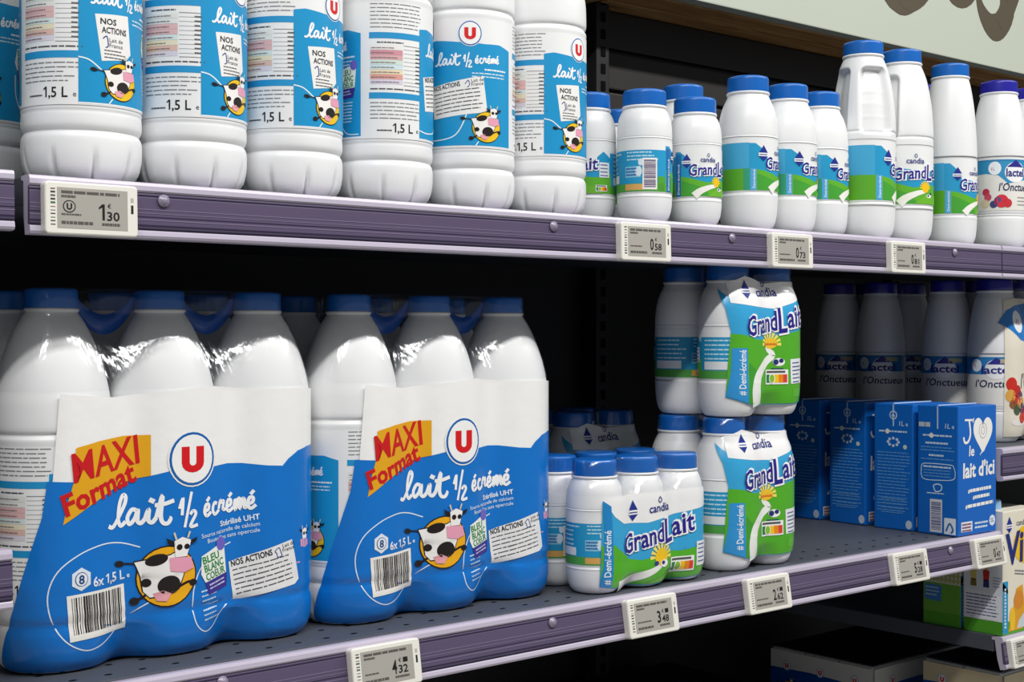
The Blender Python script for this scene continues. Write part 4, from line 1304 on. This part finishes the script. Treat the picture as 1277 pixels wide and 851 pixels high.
for i, (y, rz) in enumerate(((1.004, 0), (1.071, 1.2), (1.146, -1), (1.222, .6))):
    t = thing('milk_carton', clabels[i], 'carton', (1.612, y, ZL), rad(rz), 'blue cartons on the lower shelf')
    link('body', cart_body, t)
    link('top_seam', cart_seam, t)
    link('front_print', cf, t)
    link('side_print', cs1 if i == 0 else cs2, t)

# yellow and white cartons low in the next bay
M_VIT = mat('cream_carton_board', '#e8e2cf', .4, .5)
vit_body = carton_body('body', .092, .058, .166, M_VIT)
cvf = Canvas()
cvf.poly([(0, 0), (92, 0), (92, 16), (50, 26), (0, 14)], '#57a02c', 0)
cvf.rect(0, 2, 13, 70, '#1f93c4', 1)
cvf.conv([(0, 72), (13, 60), (13, 55), (0, 60)], '#1f93c4', 1)
cvf.lines(4, 60, 5, 12, 4.6, 3, '#dceaf0', 2)
cvf.ell(60, 118, 34, 26, '#f2c21c', 1, 24)
cvf.text('Vi', 5, 94, 58, '#232c78', 3, .03, .1, rot=4, width=46)
drop_logo(cvf, 16, 146, 1.4, 2)
cvf.text('candia', 34, 145, 11, '#4a4a5a', 2)
cvf.poly([(14, 4), (26, 30), (34, 60), (50, 64), (56, 30), (50, 4)], '#e0a12a', 2)
cvf.ell(40, 44, 12, 13, '#d98a2c', 3)
cvf.ell(24, 20, 7, 16, '#f0c22a', 3)
cvf.poly([(36, 6), (92, 6), (92, 36), (60, 30), (40, 16)], '#c9d4d8', 3)
cvf.lines(30, 84, 40, 2, 4, 1.6, '#7a7a8a', 2, rot=-8)
vit_f = cvf.mesh('front_print', lambda u, v, o: (u, -o, v), .1, off=.0002)
def vit_side(first):
    cv = Canvas()
    cv.poly([(0, 0), (58, 0), (58, 18), (30, 26), (0, 22)], '#4f9a2a', 0)
    if first:
        cv.rect(0, 18, 58, 148, '#dcdfe8', 1)
        cv.poly([(2, 24), (56, 18), (56, 52), (2, 58)], '#e8e9ee', 2)
        cv.lines(4, 50, 48, 7, 4.4, 1.4, '#4a5496', 3, jit=.1)
        cv.stroke([(12, 100), (26, 95), (46, 98)], 1.6, '#4a4f8a', 3)
        for cx, body, hair, leg in ((15, '#cfc26a', '#3a2a22', '#7a6a3a'), (34, '#b8322e', '#262224', '#2f3c74')):
            cv.poly([(cx - 4.5, 62), (cx + 4.5, 62), (cx + 4, 72), (cx - 4, 72)], leg, 3)
            cv.poly([(cx - 4, 71), (cx + 4, 71), (cx + 5, 84), (cx, 87), (cx - 5, 84)], body, 3)
            cv.ell(cx, 89, 3, 3.6, '#d8a98a', 4, 12)
            cv.ell(cx, 91, 3.4, 2.6, hair, 5, 12)
        cv.lines(44, 76, 12, 4, 4, 1.2, '#8a90a8', 3)
    else:
        cv.rect(0, 18, 58, 148, '#c8cdb6', 1)
        for i in range(9):
            cv.rect(0, 62 + i * 7, 58, 3, '#b6b26a', 2)
            cv.rect(2 + i * 6.4, 60, 2.6, 70, '#a8a878', 3)
        cv.rect(0, 18, 58, 40, '#6aa43c', 2)
        cv.rect(2, 34, 26, 22, '#3f7fc0', 3, rot=-3)
        cv.lines(4, 50, 22, 3, 5, 2, '#a9c4e0', 4)
    return cv.mesh('side_print', lambda u, v, o: (-o, .058 - u, v), .1, off=.0002)
capm = cap_mesh('screw_cap', .011, .013, mat('pale_blue_screw_cap', '#8fb8dc', .3), 24)
for i, y in enumerate((1.003, 1.066)):
    t = thing('milk_carton', ('yellow and white carton with blue screw cap on the low shelf', 'white and green carton behind the yellow and white one')[i], 'carton', (1.7185, y, ZN2), 0, 'cartons low in the next bay')
    link('body', vit_body, t)
    link('front_print', vit_f, t)
    link('side_print', vit_side(i == 0), t)
    c = link('screw_cap', capm, t)
    c.location = (.024, .029, .1655)

# dim wrapped milk packs on the bottom deck
def crate_pack(x, y, z, w, d, h, label, cream='#e2e0da', cells=3):
    t = thing('wrapped_milk_pack', label, 'milk pack', (x, y, z), 0, 'wrapped milk packs on the bottom deck')
    nx = 3
    for i in range(nx):
        for j in range(cells):
            b = box('carton', mat('white_carton_board', '#dedddb', .4), i * w / nx + .0006, (i + 1) * w / nx - .0006, j * d / cells + .0006, (j + 1) * d / cells - .0006, 0, h, .004, t)
    f = link('shrink_film', wrap_box(w, d, h), t)
    box('top_shade_sheet', mat('navy_top_shade', '#101a33', .4, .4), .002, w - .002, .002, d - .002, h + .0016, h + .0022, 0, f)  # added sheet: shade over the pack tops, painted in as dark navy
    for nm, wid, mp in (('side_print', d, lambda u, v, o: (-.0016 - o, d - u, v)), ('front_print', w, lambda u, v, o: (u, -.0016 - o, v))):
        cv = Canvas('film')
        W, H = wid * 1000, h * 1000
        cv.poly([(0, H * .5), (W * .5, H * .5), (W, H * .5), (W, H * .985), (W * .5, H * .985), (0, H * .985)], cream, 0)
        cv.poly([(0, 2), (W, 2), (W, H - 34), (W * .7, H - 31), (W * .4, H - 29), (0, H - 31)], '#1450a8', 1)
        for q in range(cells):
            u_logo(cv, W * (q + .5) / cells, H - 25, 7.5, 2)
            cow(cv, W * (q + .5) / cells + 4, H - 62, 14, 3)
        link(nm, cv.mesh(nm, mp, .1, off=.0003), f)
    return t
def wrap_box(w, d, h):
    bm = bmesh.new()
    box_bm(bm, -.0014, w + .0014, -.0014, d + .0014, .0003, h + .0014, .006)
    return mesh_of(bm, 'clear_film', M_FILM)
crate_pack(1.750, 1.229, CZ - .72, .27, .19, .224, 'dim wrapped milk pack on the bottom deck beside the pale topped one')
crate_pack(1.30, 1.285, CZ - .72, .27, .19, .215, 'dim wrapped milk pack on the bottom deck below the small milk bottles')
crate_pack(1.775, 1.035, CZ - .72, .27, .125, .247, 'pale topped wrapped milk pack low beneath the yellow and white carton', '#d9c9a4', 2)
